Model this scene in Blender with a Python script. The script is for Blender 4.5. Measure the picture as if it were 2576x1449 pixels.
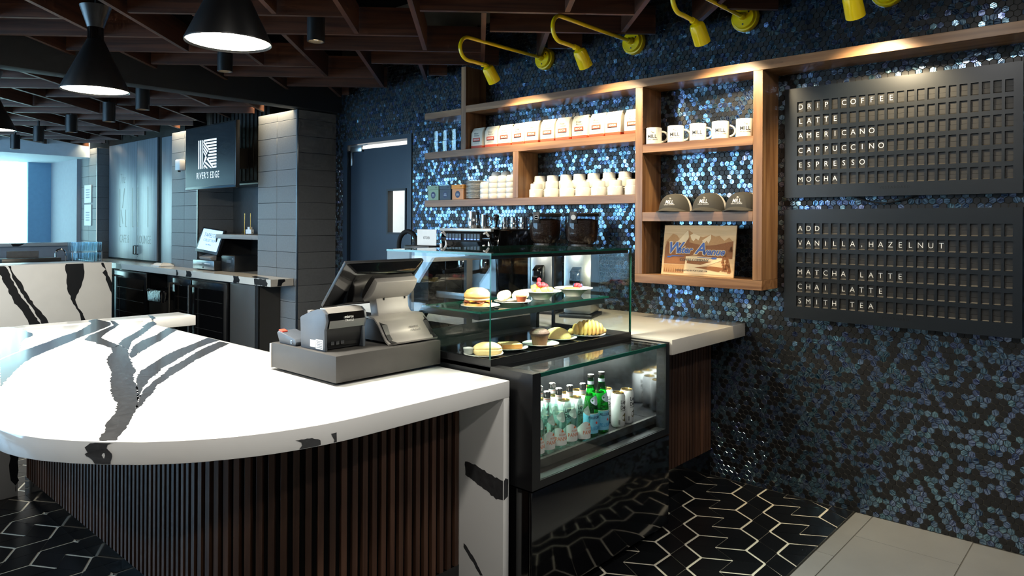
import bpy, bmesh, math, random
from math import pi, sin, cos, radians
from mathutils import Vector, Matrix
from mathutils.geometry import tessellate_polygon

for _o in list(bpy.data.objects):
    bpy.data.objects.remove(_o, do_unlink=True)
SC = bpy.context.scene
COL = SC.collection
random.seed(7)

# ------------------------------------------------------------------ camera
cam = bpy.data.cameras.new('camera')
cam.sensor_fit = 'HORIZONTAL'
cam.sensor_width = 36.0
cam.lens = 36.0 * 1793.0 / 2576.0
cam.shift_y = -(724.5 - 564.6) / 2576.0
cam.clip_start = 0.02
cam.clip_end = 200
camo = bpy.data.objects.new('camera', cam)
COL.objects.link(camo)
_yaw, _roll = radians(41.954), -0.0051235
_F = Vector((cos(_yaw), sin(_yaw), 0))
_R = Vector((sin(_yaw), -cos(_yaw), 0))
_D = Vector((0, 0, -1))
_r2 = _R * cos(_roll) + _D * sin(_roll)
_d3 = _D * cos(_roll) - _R * sin(_roll)
camo.matrix_world = Matrix(((_r2.x, -_d3.x, -_F.x, 0), (_r2.y, -_d3.y, -_F.y, 0),
                            (_r2.z, -_d3.z, -_F.z, 1.45), (0, 0, 0, 1)))
SC.camera = camo

# ------------------------------------------------------------------ view, world
SC.view_settings.view_transform = 'Standard'
SC.view_settings.look = 'None'
SC.view_settings.exposure = 0.0
SC.view_settings.gamma = 1.0
SC.view_settings.use_curve_mapping = False
try:
    SC.cycles.use_denoising = True
    SC.cycles.max_bounces = 5
    SC.cycles.diffuse_bounces = 2
    SC.cycles.glossy_bounces = 3
    SC.cycles.transmission_bounces = 3
    SC.cycles.transparent_max_bounces = 14
    SC.cycles.use_adaptive_sampling = True
    SC.cycles.adaptive_threshold = 0.06
    SC.cycles.adaptive_min_samples = 12
    SC.cycles.sample_clamp_indirect = 6.0
    SC.cycles.caustics_reflective = False
    SC.cycles.caustics_refractive = False
except Exception:
    pass
W = bpy.data.worlds.new('daylight')
SC.world = W
W.use_nodes = True
_bg = W.node_tree.nodes['Background']
_bg.inputs[0].default_value = (0.42, 0.68, 1.0, 1)
_bg.inputs[1].default_value = 3.0


def area(name, loc, rot, sx, sy, power, col, spread=None):
    l = bpy.data.lights.new(name, 'AREA')
    l.shape = 'RECTANGLE'
    l.size, l.size_y, l.energy, l.color = sx, sy, power, col
    if spread:
        l.spread = spread
    o = bpy.data.objects.new(name, l)
    o.location, o.rotation_euler = loc, rot
    COL.objects.link(o)
    return o


def spot(name, loc, target, power, col, angle, blend=0.5, size=0.03):
    l = bpy.data.lights.new(name, 'SPOT')
    l.energy, l.color, l.spot_size, l.spot_blend, l.shadow_soft_size = power, col, angle, blend, size
    o = bpy.data.objects.new(name, l)
    o.location = loc
    d = Vector(target) - Vector(loc)
    o.rotation_euler = d.to_track_quat('-Z', 'Y').to_euler()
    COL.objects.link(o)
    return o


DAY = (0.36, 0.68, 1.0)
# daylight entering through the street windows in the left wall
for _y in (6.0, 8.4, 10.8):
    area('daylight_window', (-3.12, _y, 1.55), (0, radians(-90), 0), 2.0, 2.1, 120, DAY)
# daylight behind the curtain at the far end
area('daylight_curtain', (2.0, 13.25, 1.5), (radians(-90), 0, 0), 3.0, 2.0, 200, (0.80, 0.95, 1.0))
# fill lights without fixtures, added overhead to brighten the near side
for _p in ((0.6, -0.6), (2.6, -0.6), (-1.2, 0.8), (0.4, 0.9), (2.4, 0.7), (-1.2, 3.0), (-1.4, 5.0)):
    area('near_fill', (_p[0], _p[1], 2.58), (0, 0, 0), 0.16, 0.16, 15, (1.0, 0.94, 0.86))

# ------------------------------------------------------------------ helpers


def lin(c):
    c = c / 255.0
    return c / 12.92 if c <= 0.04045 else ((c + 0.055) / 1.055) ** 2.4


def rgb(r, g, b):
    return (lin(r), lin(g), lin(b), 1.0)


def _new(name):
    m = bpy.data.materials.new(name)
    m.use_nodes = True
    nt = m.node_tree
    b = nt.nodes['Principled BSDF']
    return m, nt, b


def mat(name, col, rough=0.5, metal=0.0, spec=0.5, var=0.08, scale=18.0, bump=0.0, bscale=60.0,
        coat=0.0, emis=None, estr=0.0, trans=0.0, sub=0.0, rand=0.0):
    """plain procedural material: a noise that varies the colour a little, optional bump"""
    m, nt, b = _new(name)
    c = rgb(*col)
    tc = nt.nodes.new('ShaderNodeTexCoord')
    n = nt.nodes.new('ShaderNodeTexNoise')
    n.inputs['Scale'].default_value = scale
    n.inputs['Detail'].default_value = 3
    nt.links.new(tc.outputs['Object'], n.inputs['Vector'])
    mx = nt.nodes.new('ShaderNodeMix')
    mx.data_type = 'RGBA'
    mx.inputs[6].default_value = tuple(v * (1 - var) for v in c[:3]) + (1,)
    mx.inputs[7].default_value = tuple(min(1, v * (1 + var)) for v in c[:3]) + (1,)
    nt.links.new(n.outputs['Fac'], mx.inputs[0])
    out = mx.outputs[2]
    if rand:
        oi = nt.nodes.new('ShaderNodeObjectInfo')
        hv = nt.nodes.new('ShaderNodeHueSaturation')
        mr = nt.nodes.new('ShaderNodeMapRange')
        mr.inputs[3].default_value = 1 - rand
        mr.inputs[4].default_value = 1 + rand
        nt.links.new(oi.outputs['Random'], mr.inputs[0])
        nt.links.new(mr.outputs[0], hv.inputs['Value'])
        nt.links.new(out, hv.inputs['Color'])
        out = hv.outputs[0]
    nt.links.new(out, b.inputs['Base Color'])
    b.inputs['Roughness'].default_value = rough
    b.inputs['Metallic'].default_value = metal
    b.inputs['Specular IOR Level'].default_value = spec
    b.inputs['Coat Weight'].default_value = coat
    b.inputs['Coat Roughness'].default_value = 0.05
    if trans:
        b.inputs['Transmission Weight'].default_value = trans
    if sub:
        b.inputs['Subsurface Weight'].default_value = sub
        b.inputs['Subsurface Radius'].default_value = (0.02, 0.01, 0.005)
    if emis:
        b.inputs['Emission Color'].default_value = rgb(*emis)
        b.inputs['Emission Strength'].default_value = estr
    if bump:
        n2 = nt.nodes.new('ShaderNodeTexNoise')
        n2.inputs['Scale'].default_value = bscale
        n2.inputs['Detail'].default_value = 4
        nt.links.new(tc.outputs['Object'], n2.inputs['Vector'])
        bp = nt.nodes.new('ShaderNodeBump')
        bp.inputs['Strength'].default_value = bump
        bp.inputs['Distance'].default_value = 0.005
        nt.links.new(n2.outputs['Fac'], bp.inputs['Height'])
        nt.links.new(bp.outputs[0], b.inputs['Normal'])
    return m


def wood(name, c1, c2, axis, rough=0.4, rand=0.0, fine=60.0, spec=0.4):
    """long grain along the given object axis"""
    m, nt, b = _new(name)
    tc = nt.nodes.new('ShaderNodeTexCoord')
    mp = nt.nodes.new('ShaderNodeMapping')
    sc = [fine * 0.35] * 3
    sc['xyz'.index(axis)] = 1.3
    mp.inputs['Scale'].default_value = sc
    oi = nt.nodes.new('ShaderNodeObjectInfo')
    cm = nt.nodes.new('ShaderNodeVectorMath')
    cm.operation = 'SCALE'
    cm.inputs[0].default_value = (13.0, 7.0, 9.0)
    nt.links.new(oi.outputs['Random'], cm.inputs['Scale'])
    ad = nt.nodes.new('ShaderNodeVectorMath')
    nt.links.new(tc.outputs['Object'], ad.inputs[0])
    nt.links.new(cm.outputs[0], ad.inputs[1])
    nt.links.new(ad.outputs[0], mp.inputs['Vector'])
    n = nt.nodes.new('ShaderNodeTexNoise')
    n.inputs['Scale'].default_value = 1.0
    n.inputs['Detail'].default_value = 6
    n.inputs['Distortion'].default_value = 0.7
    nt.links.new(mp.outputs[0], n.inputs['Vector'])
    cr = nt.nodes.new('ShaderNodeValToRGB')
    cr.color_ramp.elements[0].position = 0.3
    cr.color_ramp.elements[0].color = rgb(*c1)
    cr.color_ramp.elements[1].position = 0.72
    cr.color_ramp.elements[1].color = rgb(*c2)
    nt.links.new(n.outputs['Fac'], cr.inputs[0])
    hv = nt.nodes.new('ShaderNodeHueSaturation')
    mr = nt.nodes.new('ShaderNodeMapRange')
    mr.inputs[3].default_value = 1 - rand
    mr.inputs[4].default_value = 1 + rand
    nt.links.new(oi.outputs['Random'], mr.inputs[0])
    nt.links.new(mr.outputs[0], hv.inputs['Value'])
    nt.links.new(cr.outputs[0], hv.inputs['Color'])
    nt.links.new(hv.outputs[0], b.inputs['Base Color'])
    b.inputs['Roughness'].default_value = rough
    b.inputs['Specular IOR Level'].default_value = spec
    bp = nt.nodes.new('ShaderNodeBump')
    bp.inputs['Strength'].default_value = 0.12
    bp.inputs['Distance'].default_value = 0.002
    nt.links.new(n.outputs['Fac'], bp.inputs['Height'])
    nt.links.new(bp.outputs[0], b.inputs['Normal'])
    return m


def glass(name, tint, refl=1.0, rough=0.0, ior=1.45):
    """pane or bottle glass: tinted see-through with a Fresnel mirror"""
    m = bpy.data.materials.new(name)
    m.use_nodes = True
    nt = m.node_tree
    nt.nodes.remove(nt.nodes['Principled BSDF'])
    out = nt.nodes['Material Output']
    tr = nt.nodes.new('ShaderNodeBsdfTransparent')
    tr.inputs[0].default_value = (*tint, 1)
    gl = nt.nodes.new('ShaderNodeBsdfGlossy')
    gl.inputs['Roughness'].default_value = rough
    gl.inputs[0].default_value = (refl, refl, refl, 1)
    lw = nt.nodes.new('ShaderNodeLayerWeight')
    lw.inputs[0].default_value = 0.5
    pw = nt.nodes.new('ShaderNodeMath')
    pw.operation = 'POWER'
    pw.inputs[1].default_value = 4.0
    nt.links.new(lw.outputs['Facing'], pw.inputs[0])
    f0 = ((ior - 1) / (ior + 1)) ** 2
    fr = nt.nodes.new('ShaderNodeMath')
    fr.operation = 'MULTIPLY_ADD'
    fr.inputs[1].default_value = 0.9 - f0
    fr.inputs[2].default_value = f0
    nt.links.new(pw.outputs[0], fr.inputs[0])
    mx = nt.nodes.new('ShaderNodeMixShader')
    nt.links.new(fr.outputs[0], mx.inputs[0])
    nt.links.new(tr.outputs[0], mx.inputs[1])
    nt.links.new(gl.outputs[0], mx.inputs[2])
    nt.links.new(mx.outputs[0], out.inputs[0])
    return m


class G:
    """mesh collector"""

    def __init__(s):
        s.v, s.f, s.m = [], [], []

    def add(s, v, f, mi=0):
        o = len(s.v)
        s.v += [tuple(p) for p in v]
        s.f += [tuple(i + o for i in q) for q in f]
        s.m += [mi] * len(f)
        return s

    def box(s, x0, x1, y0, y1, z0, z1, mi=0):
        v = [(x, y, z) for z in (z0, z1) for y in (y0, y1) for x in (x0, x1)]
        f = [(0, 2, 3, 1), (4, 5, 7, 6), (0, 1, 5, 4), (2, 6, 7, 3), (0, 4, 6, 2), (1, 3, 7, 5)]
        return s.add(v, f, mi)

    def prism(s, poly, z0, z1, mi=0):
        n = len(poly)
        v = [(x, y, z0) for x, y in poly] + [(x, y, z1) for x, y in poly]
        f = [tuple(range(n - 1, -1, -1)), tuple(range(n, 2 * n))]
        f += [(i, (i + 1) % n, n + (i + 1) % n, n + i) for i in range(n)]
        return s.add(v, f, mi)

    def slab(s, poly, axis, a, b, mi=0):
        """2-d polygon swept along axis 'x' (poly = y,z) or 'y' (poly = x,z)"""
        n = len(poly)
        fn = (lambda p, t: (t, p[0], p[1])) if axis == 'x' else (lambda p, t: (p[0], t, p[1]))
        v = [fn(p, a) for p in poly] + [fn(p, b) for p in poly]
        f = [tuple(range(n - 1, -1, -1)), tuple(range(n, 2 * n))]
        f += [(i, (i + 1) % n, n + (i + 1) % n, n + i) for i in range(n)]
        return s.add(v, f, mi)

    def lathe(s, prof, n=24, c=(0, 0, 0), mi=0, M=None):
        v, f = [], []
        for r, z in prof:
            for k in range(n):
                a = 2 * pi * k / n
                p = Vector((r * cos(a), r * sin(a), z))
                if M:
                    p = M @ p
                v.append((p[0] + c[0], p[1] + c[1], p[2] + c[2]))
        for i in range(len(prof) - 1):
            for k in range(n):
                k2 = (k + 1) % n
                f.append((i * n + k, i * n + k2, (i + 1) * n + k2, (i + 1) * n + k))
        if prof[0][0] > 1e-6:
            f.append(tuple(range(n - 1, -1, -1)))
        if prof[-1][0] > 1e-6:
            f.append(tuple((len(prof) - 1) * n + k for k in range(n)))
        return s.add(v, f, mi)

    def tube(s, path, r, n=10, mi=0, caps=True, flat=1.0):
        P = [Vector(p) for p in path]
        rr = r if isinstance(r, (list, tuple)) else [r] * len(P)
        v, f = [], []
        up = None
        for i, p in enumerate(P):
            t = (P[min(i + 1, len(P) - 1)] - P[max(i - 1, 0)]).normalized()
            if up is None:
                up = Vector((0, 0, 1)) if abs(t.z) < 0.9 else Vector((1, 0, 0))
            a = t.cross(up)
            if a.length < 1e-5:
                a = t.cross(Vector((0.3, 1, 0.2)))
            a.normalize()
            b = a.cross(t).normalized()
            up = b
            for k in range(n):
                q = 2 * pi * k / n
                v.append(p + a * cos(q) * rr[i] + b * sin(q) * rr[i] * flat)
        for i in range(len(P) - 1):
            for k in range(n):
                k2 = (k + 1) % n
                f.append((i * n + k, i * n + k2, (i + 1) * n + k2, (i + 1) * n + k))
        if caps:
            f.append(tuple(range(n - 1, -1, -1)))
            f.append(tuple((len(P) - 1) * n + k for k in range(n)))
        return s.add(v, f, mi)

    def ball(s, c, r, nu=12, nv=8, sq=(1, 1, 1), mi=0):
        prof = [(max(1e-7, r * sin(pi * i / nv)), -r * cos(pi * i / nv)) for i in range(nv + 1)]
        M = Matrix.Diagonal((*sq, 1))
        return s.lathe(prof, nu, c, mi, M)


def mesh_of(g, name, bevel=0.0, seg=2, smooth=None, mats=None):
    me = bpy.data.meshes.new(name)
    me.from_pydata(g.v, [], g.f)
    if mats:
        for m in mats:
            me.materials.append(m)
        me.polygons.foreach_set('material_index', g.m)
    bm = bmesh.new()
    bm.from_mesh(me)
    bmesh.ops.remove_doubles(bm, verts=bm.verts, dist=1e-6)
    bmesh.ops.recalc_face_normals(bm, faces=bm.faces)
    if bevel:
        ed = [e for e in bm.edges if len(e.link_faces) == 2 and e.calc_face_angle(0) > 0.5]
        bmesh.ops.bevel(bm, geom=ed, offset=bevel, segments=seg, affect='EDGES', profile=0.5, clamp_overlap=True)
    bm.to_mesh(me)
    bm.free()
    if smooth is None:
        smooth = bool(bevel)
    if smooth:
        me.polygons.foreach_set('use_smooth', [True] * len(me.polygons))
        me.set_sharp_from_angle(angle=radians(38))
    me.update()
    return me


def wm(o):
    L = Matrix.Translation(o.location) @ o.rotation_euler.to_matrix().to_4x4()
    return wm(o.parent) @ o.matrix_parent_inverse @ L if o.parent else L


def link(name, me, parent=None, local=False, loc=None, rot=None):
    o = bpy.data.objects.new(name, me)
    COL.objects.link(o)
    if loc is not None:
        o.location = loc
    if rot is not None:
        o.rotation_euler = rot
    if parent is not None:
        o.parent = parent
        if not local:
            o.matrix_parent_inverse = wm(parent).inverted()
    return o


def mk(name, g, m, parent=None, bevel=0.0, smooth=None, local=False, loc=None, rot=None, seg=2):
    ms = m if isinstance(m, (list, tuple)) else [m]
    return link(name, mesh_of(g, name, bevel, seg, smooth, ms), parent, local, loc, rot)


def tag(o, label, cat, group=None):
    o['label'] = label
    o['category'] = cat
    if group:
        o['group'] = group
    return o


def struct(o, label=None):
    o['kind'] = 'structure'
    if label:
        o['label'] = label
    return o


def thing(name, label, cat, loc=(0, 0, 0), rz=0.0, group=None):
    o = bpy.data.objects.new(name, None)
    o.empty_display_size = 0.05
    COL.objects.link(o)
    o.location = loc
    o.rotation_euler = (0, 0, rz)
    return tag(o, label, cat, group)


def dup(root, loc, rz=0.0, label=None, group=None):
    r = root.copy()
    COL.objects.link(r)
    r.location = loc
    r.rotation_euler = (r.rotation_euler[0], r.rotation_euler[1], rz)
    if label:
        r['label'] = label
    if group:
        r['group'] = group
    for ch in list(root.children):
        c = ch.copy()
        COL.objects.link(c)
        c.parent = r
        for g2 in list(ch.children):
            d = g2.copy()
            COL.objects.link(d)
            d.parent = c
    return r


ORD = ['first', 'second', 'third', 'fourth', 'fifth', 'sixth', 'seventh', 'eighth', 'ninth', 'tenth', 'eleventh',
       'twelfth', 'thirteenth', 'fourteenth', 'fifteenth', 'sixteenth']

_tc = {}


def text_geo(s, size, sx=1.0, shear=0.0, thin=0.0, depth=0.0006, align='CENTER', space=1.0):
    """verts and faces of a word in its own plane (x right, y up), baseline at y = 0"""
    key = (s, size, sx, shear, thin, depth, align, space)
    if key in _tc:
        return _tc[key]
    cu = bpy.data.curves.new('t', 'FONT')
    cu.body = s
    cu.size = size
    cu.align_x = align
    cu.shear = shear
    cu.offset = thin * size
    cu.extrude = depth / 2
    cu.space_character = space
    cu.resolution_u = 3
    ob = bpy.data.objects.new('t', cu)
    COL.objects.link(ob)
    bpy.context.view_layer.update()
    me = ob.evaluated_get(bpy.context.evaluated_depsgraph_get()).to_mesh()
    v = [(p.co.x * sx, p.co.y, p.co.z + depth / 2) for p in me.vertices]
    f = [tuple(p.vertices) for p in me.polygons]
    bpy.data.objects.remove(ob, do_unlink=True)
    bpy.data.curves.remove(cu)
    _tc[key] = (v, f)
    return v, f


FX = Matrix(((0, 0, -1), (-1, 0, 0), (0, 1, 0)))   # text plane facing -X (reader looks to +X)
FY = Matrix(((1, 0, 0), (0, 0, -1), (0, 1, 0)))    # text plane facing -Y (reader looks to +Y)
FZ = Matrix.Identity(3)


def put(g, geo, at, R, mi=0):
    at = Vector(at)
    return g.add([R @ Vector(p) + at for p in geo[0]], geo[1], mi)


def wrap(geo, R, yaw=0.0, dz=0.0):
    """bend a word around a vertical cylinder of radius R; result faces angle yaw"""
    v = []
    for x, y, z in geo[0]:
        a = yaw + x / R
        v.append(((R + z) * cos(a), (R + z) * sin(a), y + dz))
    return v, geo[1]


def jag(poly, step, amp, rnd):
    out = []
    n = len(poly)
    for i in range(n):
        a, b = Vector(poly[i]), Vector(poly[(i + 1) % n])
        L = (b - a).length
        k = max(1, int(L / step))
        for j in range(k):
            p = a.lerp(b, j / k)
            q = Vector([c + rnd.uniform(-amp, amp) for c in p])
            out.append(q)
    return out


def flat_poly(g, pts3, mi=0):
    tris = tessellate_polygon([[Vector(p) for p in pts3]])
    return g.add(pts3, [tuple(t) for t in tris], mi)

# ------------------------------------------------------------------ materials
M = {}
M['black_metal'] = mat('black_metal', (20, 21, 23), 0.38, 0.0, 0.5)
M['black_gloss'] = mat('black_gloss', (9, 9, 10), 0.10, 0.0, 0.6, coat=0.3)
M['black_matte'] = mat('black_matte', (14, 14, 15), 0.75, 0.0, 0.3)
M['plenum'] = mat('plenum', (10, 10, 11), 0.9, 0.0, 0.1)
M['charcoal'] = mat('charcoal', (62, 60, 58), 0.55, 0.0, 0.4, bump=0.05, bscale=400)
M['grey_plastic'] = mat('grey_plastic', (74, 80, 88), 0.45, bump=0.03, bscale=500)
M['silver_plastic'] = mat('silver_plastic', (178, 174, 168), 0.32, 0.55, 0.5)
M['taupe_plastic'] = mat('taupe_plastic', (132, 128, 124), 0.5, 0.0, 0.4)
M['steel'] = mat('steel', (170, 172, 172), 0.28, 1.0, 0.5, var=0.12, scale=30)
M['chrome'] = mat('chrome', (200, 202, 205), 0.08, 1.0)
M['dark_steel'] = mat('dark_steel', (92, 90, 86), 0.35, 0.9)
M['gold'] = mat('gold', (205, 172, 95), 0.25, 1.0)
M['white_ceramic'] = mat('white_ceramic', (226, 224, 216), 0.14, 0.0, 0.5, var=0.02, coat=0.2)
M['grey_ceramic'] = mat('grey_ceramic', (150, 152, 154), 0.18, 0.0, 0.5, var=0.02)
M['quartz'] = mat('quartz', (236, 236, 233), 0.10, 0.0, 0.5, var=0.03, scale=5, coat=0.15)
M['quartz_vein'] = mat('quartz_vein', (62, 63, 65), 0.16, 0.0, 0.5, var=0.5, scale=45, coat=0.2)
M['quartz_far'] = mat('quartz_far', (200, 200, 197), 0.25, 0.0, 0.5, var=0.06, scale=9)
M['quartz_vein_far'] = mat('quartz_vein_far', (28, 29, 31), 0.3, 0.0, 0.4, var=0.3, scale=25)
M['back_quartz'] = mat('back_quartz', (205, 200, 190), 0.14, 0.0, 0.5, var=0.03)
M['slat'] = wood('slat_walnut', (52, 33, 24), (94, 66, 50), 'z', 0.5, rand=0.28)
M['slat_back'] = mat('slat_back', (12, 10, 9), 0.8, 0, 0.2)
M['lattice'] = wood('lattice_walnut', (44, 24, 16), (92, 56, 38), 'x', 0.5, rand=0.18, fine=90)
M['shelf_y'] = wood('shelf_walnut_long', (104, 70, 44), (164, 124, 86), 'y', 0.38, rand=0.08, fine=70)
M['shelf_z'] = wood('shelf_walnut_upright', (104, 70, 44), (164, 124, 86), 'z', 0.38, rand=0.08, fine=70)
M['yellow'] = mat('yellow_enamel', (236, 205, 8), 0.22, 0.0, 0.5, var=0.02, coat=0.3)
M['board'] = mat('board_metal', (24, 30, 36), 0.34, 0.25, 0.5, var=0.03)
M['flap'] = mat('flap_black', (36, 35, 33), 0.5, 0.0, 0.4, var=0.1)
M['letter'] = mat('letter_white', (232, 232, 228), 0.5)
M['ink'] = mat('ink_black', (24, 24, 24), 0.5)
M['white_paint'] = mat('white_paint', (224, 224, 222), 0.6)
M['grey_paint'] = mat('grey_paint', (150, 155, 162), 0.7)
M['blue_wall'] = mat('blue_wall', (120, 160, 190), 0.6)
M['soffit'] = mat('soffit_white', (200, 215, 225), 0.7)
M['beam'] = mat('beam_charcoal', (24, 25, 27), 0.7, bump=0.15, bscale=300)
M['pillar_tile'] = mat('pillar_tile', (112, 114, 115), 0.55, 0.0, 0.4, var=0.16, scale=60, rand=0.05, bump=0.06, bscale=200)
M['grout_grey'] = mat('grout_grey', (52, 53, 54), 0.9)
M['hex_grout'] = mat('hex_grout', (112, 108, 98), 0.85, var=0.15)
M['tile_black'] = mat('tile_black', (20, 20, 21), 0.42, 0.0, 0.45, var=0.15)
M['floor_black'] = mat('floor_black', (15, 16, 18), 0.28, 0.0, 0.5, var=0.3, scale=9, rand=0.15)
M['floor_inlay'] = mat('floor_inlay', (214, 208, 190), 0.4, var=0.04)
M['floor_grey'] = mat('floor_grey', (128, 128, 125), 0.45, 0.0, 0.4, var=0.12, scale=6, rand=0.05, bump=0.03, bscale=120)
M['floor_grout'] = mat('floor_grout', (92, 90, 84), 0.85)
M['door_blue'] = mat('door_paint', (26, 40, 54), 0.35, 0.0, 0.5, var=0.03)
M['satin_panel'] = wood('satin_panel', (92, 100, 108), (128, 136, 144), 'z', 0.30, fine=160, spec=0.6)
M['fridge'] = mat('fridge_black', (13, 14, 16), 0.18, 0.0, 0.5)
M['cupboard_grey'] = mat('cupboard_grey', (58, 56, 53), 0.5)
M['glass'] = glass('clear_glass', (0.965, 0.988, 0.982), 0.9)
M['glass_edge'] = mat('glass_edge', (20, 74, 62), 0.12, 0.0, 0.6)
M['shelf_glass'] = glass('shelf_glass', (0.72, 0.90, 0.86), 0.9)
M['dark_glass'] = glass('dark_glass', (0.05, 0.055, 0.06), 0.8)
M['smoke_glass'] = glass('smoke_glass', (0.55, 0.56, 0.56), 0.9)
M['tumbler'] = glass('tumbler_glass', (0.90, 0.95, 0.97), 1.0)
M['bottle_clear'] = glass('bottle_clear', (0.80, 0.93, 0.88), 1.0)
M['bottle_green'] = glass('bottle_green', (0.06, 0.52, 0.12), 1.0)
M['water'] = glass('water', (0.90, 0.96, 0.95), 0.5, ior=1.2)
M['label_white'] = mat('label_white', (232, 230, 226), 0.5)
M['label_blue'] = mat('label_blue', (120, 188, 220), 0.45, var=0.15, scale=60)
M['label_grey'] = mat('label_grey', (190, 205, 220), 0.45)
M['orange_ink'] = mat('orange_ink', (226, 112, 48), 0.5)
M['navy_ink'] = mat('navy_ink', (24, 44, 84), 0.5)
M['cyan_ink'] = mat('cyan_ink', (30, 140, 190), 0.5)
M['red_ink'] = mat('red_ink', (214, 64, 48), 0.5)
M['can_white'] = mat('can_white', (226, 226, 226), 0.3, 0.2)
M['bag_white'] = mat('bag_paper', (222, 216, 200), 0.6, bump=0.25, bscale=40)
M['bag_red'] = mat('bag_red', (196, 74, 44), 0.6, bump=0.2, bscale=40)
M['bag_side'] = mat('bag_side', (150, 146, 136), 0.5, bump=0.4, bscale=30)
M['clip'] = mat('clip_steel', (150, 150, 150), 0.25, 1.0)
M['screen_dark'] = mat('screen_dark', (16, 24, 30), 0.22, 0.0, 0.5, emis=(20, 30, 38), estr=0.6)
M['screen_white'] = mat('screen_white', (235, 235, 235), 0.4, emis=(235, 236, 238), estr=0.8)
M['screen_blue'] = mat('screen_blue', (190, 215, 240), 0.4, emis=(185, 215, 245), estr=0.75)
M['bun'] = mat('bun', (226, 172, 96), 0.45, var=0.18, scale=25, sub=0.1)
M['bread_pale'] = mat('bread_pale', (240, 214, 150), 0.6, var=0.12, scale=40, bump=0.2, bscale=120)
M['crust'] = mat('crust', (196, 128, 62), 0.6, var=0.25, scale=30, bump=0.2, bscale=90)
M['pastry'] = mat('pastry', (228, 184, 104), 0.45, var=0.22, scale=35, bump=0.35, bscale=70)
M['sugar'] = mat('sugar_pastry', (236, 200, 130), 0.55, var=0.2, scale=60, bump=0.5, bscale=160)
M['chocolate'] = mat('chocolate', (66, 44, 34), 0.6, var=0.25, scale=40, bump=0.6, bscale=90)
M['muffin_paper'] = mat('muffin_paper', (120, 88, 62), 0.7, var=0.2)
M['cheese'] = mat('cheese', (238, 178, 62), 0.4)
M['ham'] = mat('ham', (168, 92, 70), 0.45, var=0.25, scale=50)
M['tortilla'] = mat('tortilla', (236, 214, 168), 0.6, var=0.2, scale=18)
M['raspberry'] = mat('raspberry', (206, 40, 56), 0.35, bump=1.0, bscale=260)
M['blueberry'] = mat('blueberry', (36, 44, 84), 0.45)
M['melon'] = mat('melon', (240, 212, 92), 0.35, var=0.12, scale=40)
M['granola'] = mat('granola', (166, 110, 58), 0.7, var=0.3, scale=80)
M['salsa'] = mat('salsa', (196, 96, 62), 0.4, var=0.3, scale=90)
M['cup_clear'] = glass('cup_clear', (0.86, 0.88, 0.88), 0.8, 0.05)
M['cream'] = mat('cream', (244, 242, 236), 0.35)
M['beans'] = mat('coffee_beans', (62, 38, 26), 0.4, var=0.6, scale=90, bump=0.8, bscale=110)
M['cap_dark'] = mat('cap_cloth', (62, 60, 55), 0.85, bump=0.2, bscale=500)
M['cap_white'] = mat('cap_mesh', (220, 216, 208), 0.85, bump=0.3, bscale=600)
M['box_green'] = mat('box_green', (136, 166, 142), 0.6)
M['box_navy'] = mat('box_navy', (62, 78, 94), 0.6)
M['box_orange'] = mat('box_orange', (214, 152, 104), 0.6)
M['box_orange_lid'] = mat('box_orange_lid', (226, 150, 62), 0.6)
M['sign_wood'] = wood('sign_maple', (196, 158, 108), (222, 190, 142), 'y', 0.55, fine=80)
M['sign_burn'] = mat('sign_burn', (142, 88, 44), 0.7, var=0.3, scale=220)
M['sign_mid'] = mat('sign_mid', (180, 134, 84), 0.7, var=0.2, scale=160)
M['sign_snow'] = mat('sign_snow', (228, 200, 154), 0.6, var=0.05)
M['sign_blue'] = mat('sign_blue', (24, 74, 148), 0.45)
M['red_plastic'] = mat('red_plastic', (226, 86, 66), 0.4)
M['lamp_inside'] = mat('lamp_inside', (255, 250, 236), 0.5, emis=(255, 246, 222), estr=14.0)
M['lamp_small'] = mat('lamp_small', (255, 236, 200), 0.5, emis=(255, 226, 178), estr=5.0)
M['led_blue'] = mat('led_blue', (80, 110, 255), 0.4, emis=(90, 120, 255), estr=3.0)
M['paper'] = mat('paper', (232, 232, 228), 0.7)
M['plastic_bag'] = mat('plastic_bag', (12, 14, 18), 0.08, 0.0, 0.7, bump=1.0, bscale=25)
M['rubber'] = mat('rubber', (18, 18, 18), 0.7)


def curtain_mat():
    m = bpy.data.materials.new('curtain_voile')
    m.use_nodes = True
    nt = m.node_tree
    nt.nodes.remove(nt.nodes['Principled BSDF'])
    out = nt.nodes['Material Output']
    d = nt.nodes.new('ShaderNodeBsdfDiffuse')
    d.inputs[0].default_value = rgb(230, 240, 240)
    t = nt.nodes.new('ShaderNodeBsdfTranslucent')
    n = nt.nodes.new('ShaderNodeTexNoise')
    n.inputs['Scale'].default_value = 3
    cr = nt.nodes.new('ShaderNodeValToRGB')
    cr.color_ramp.elements[0].color = rgb(190, 238, 226)
    cr.color_ramp.elements[1].color = rgb(240, 248, 250)
    nt.links.new(n.outputs['Fac'], cr.inputs[0])
    nt.links.new(cr.outputs[0], t.inputs[0])
    mx = nt.nodes.new('ShaderNodeMixShader')
    mx.inputs[0].default_value = 0.7
    nt.links.new(d.outputs[0], mx.inputs[1])
    nt.links.new(t.outputs[0], mx.inputs[2])
    nt.links.new(mx.outputs[0], out.inputs[0])
    return m


M['curtain'] = curtain_mat()


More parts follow.
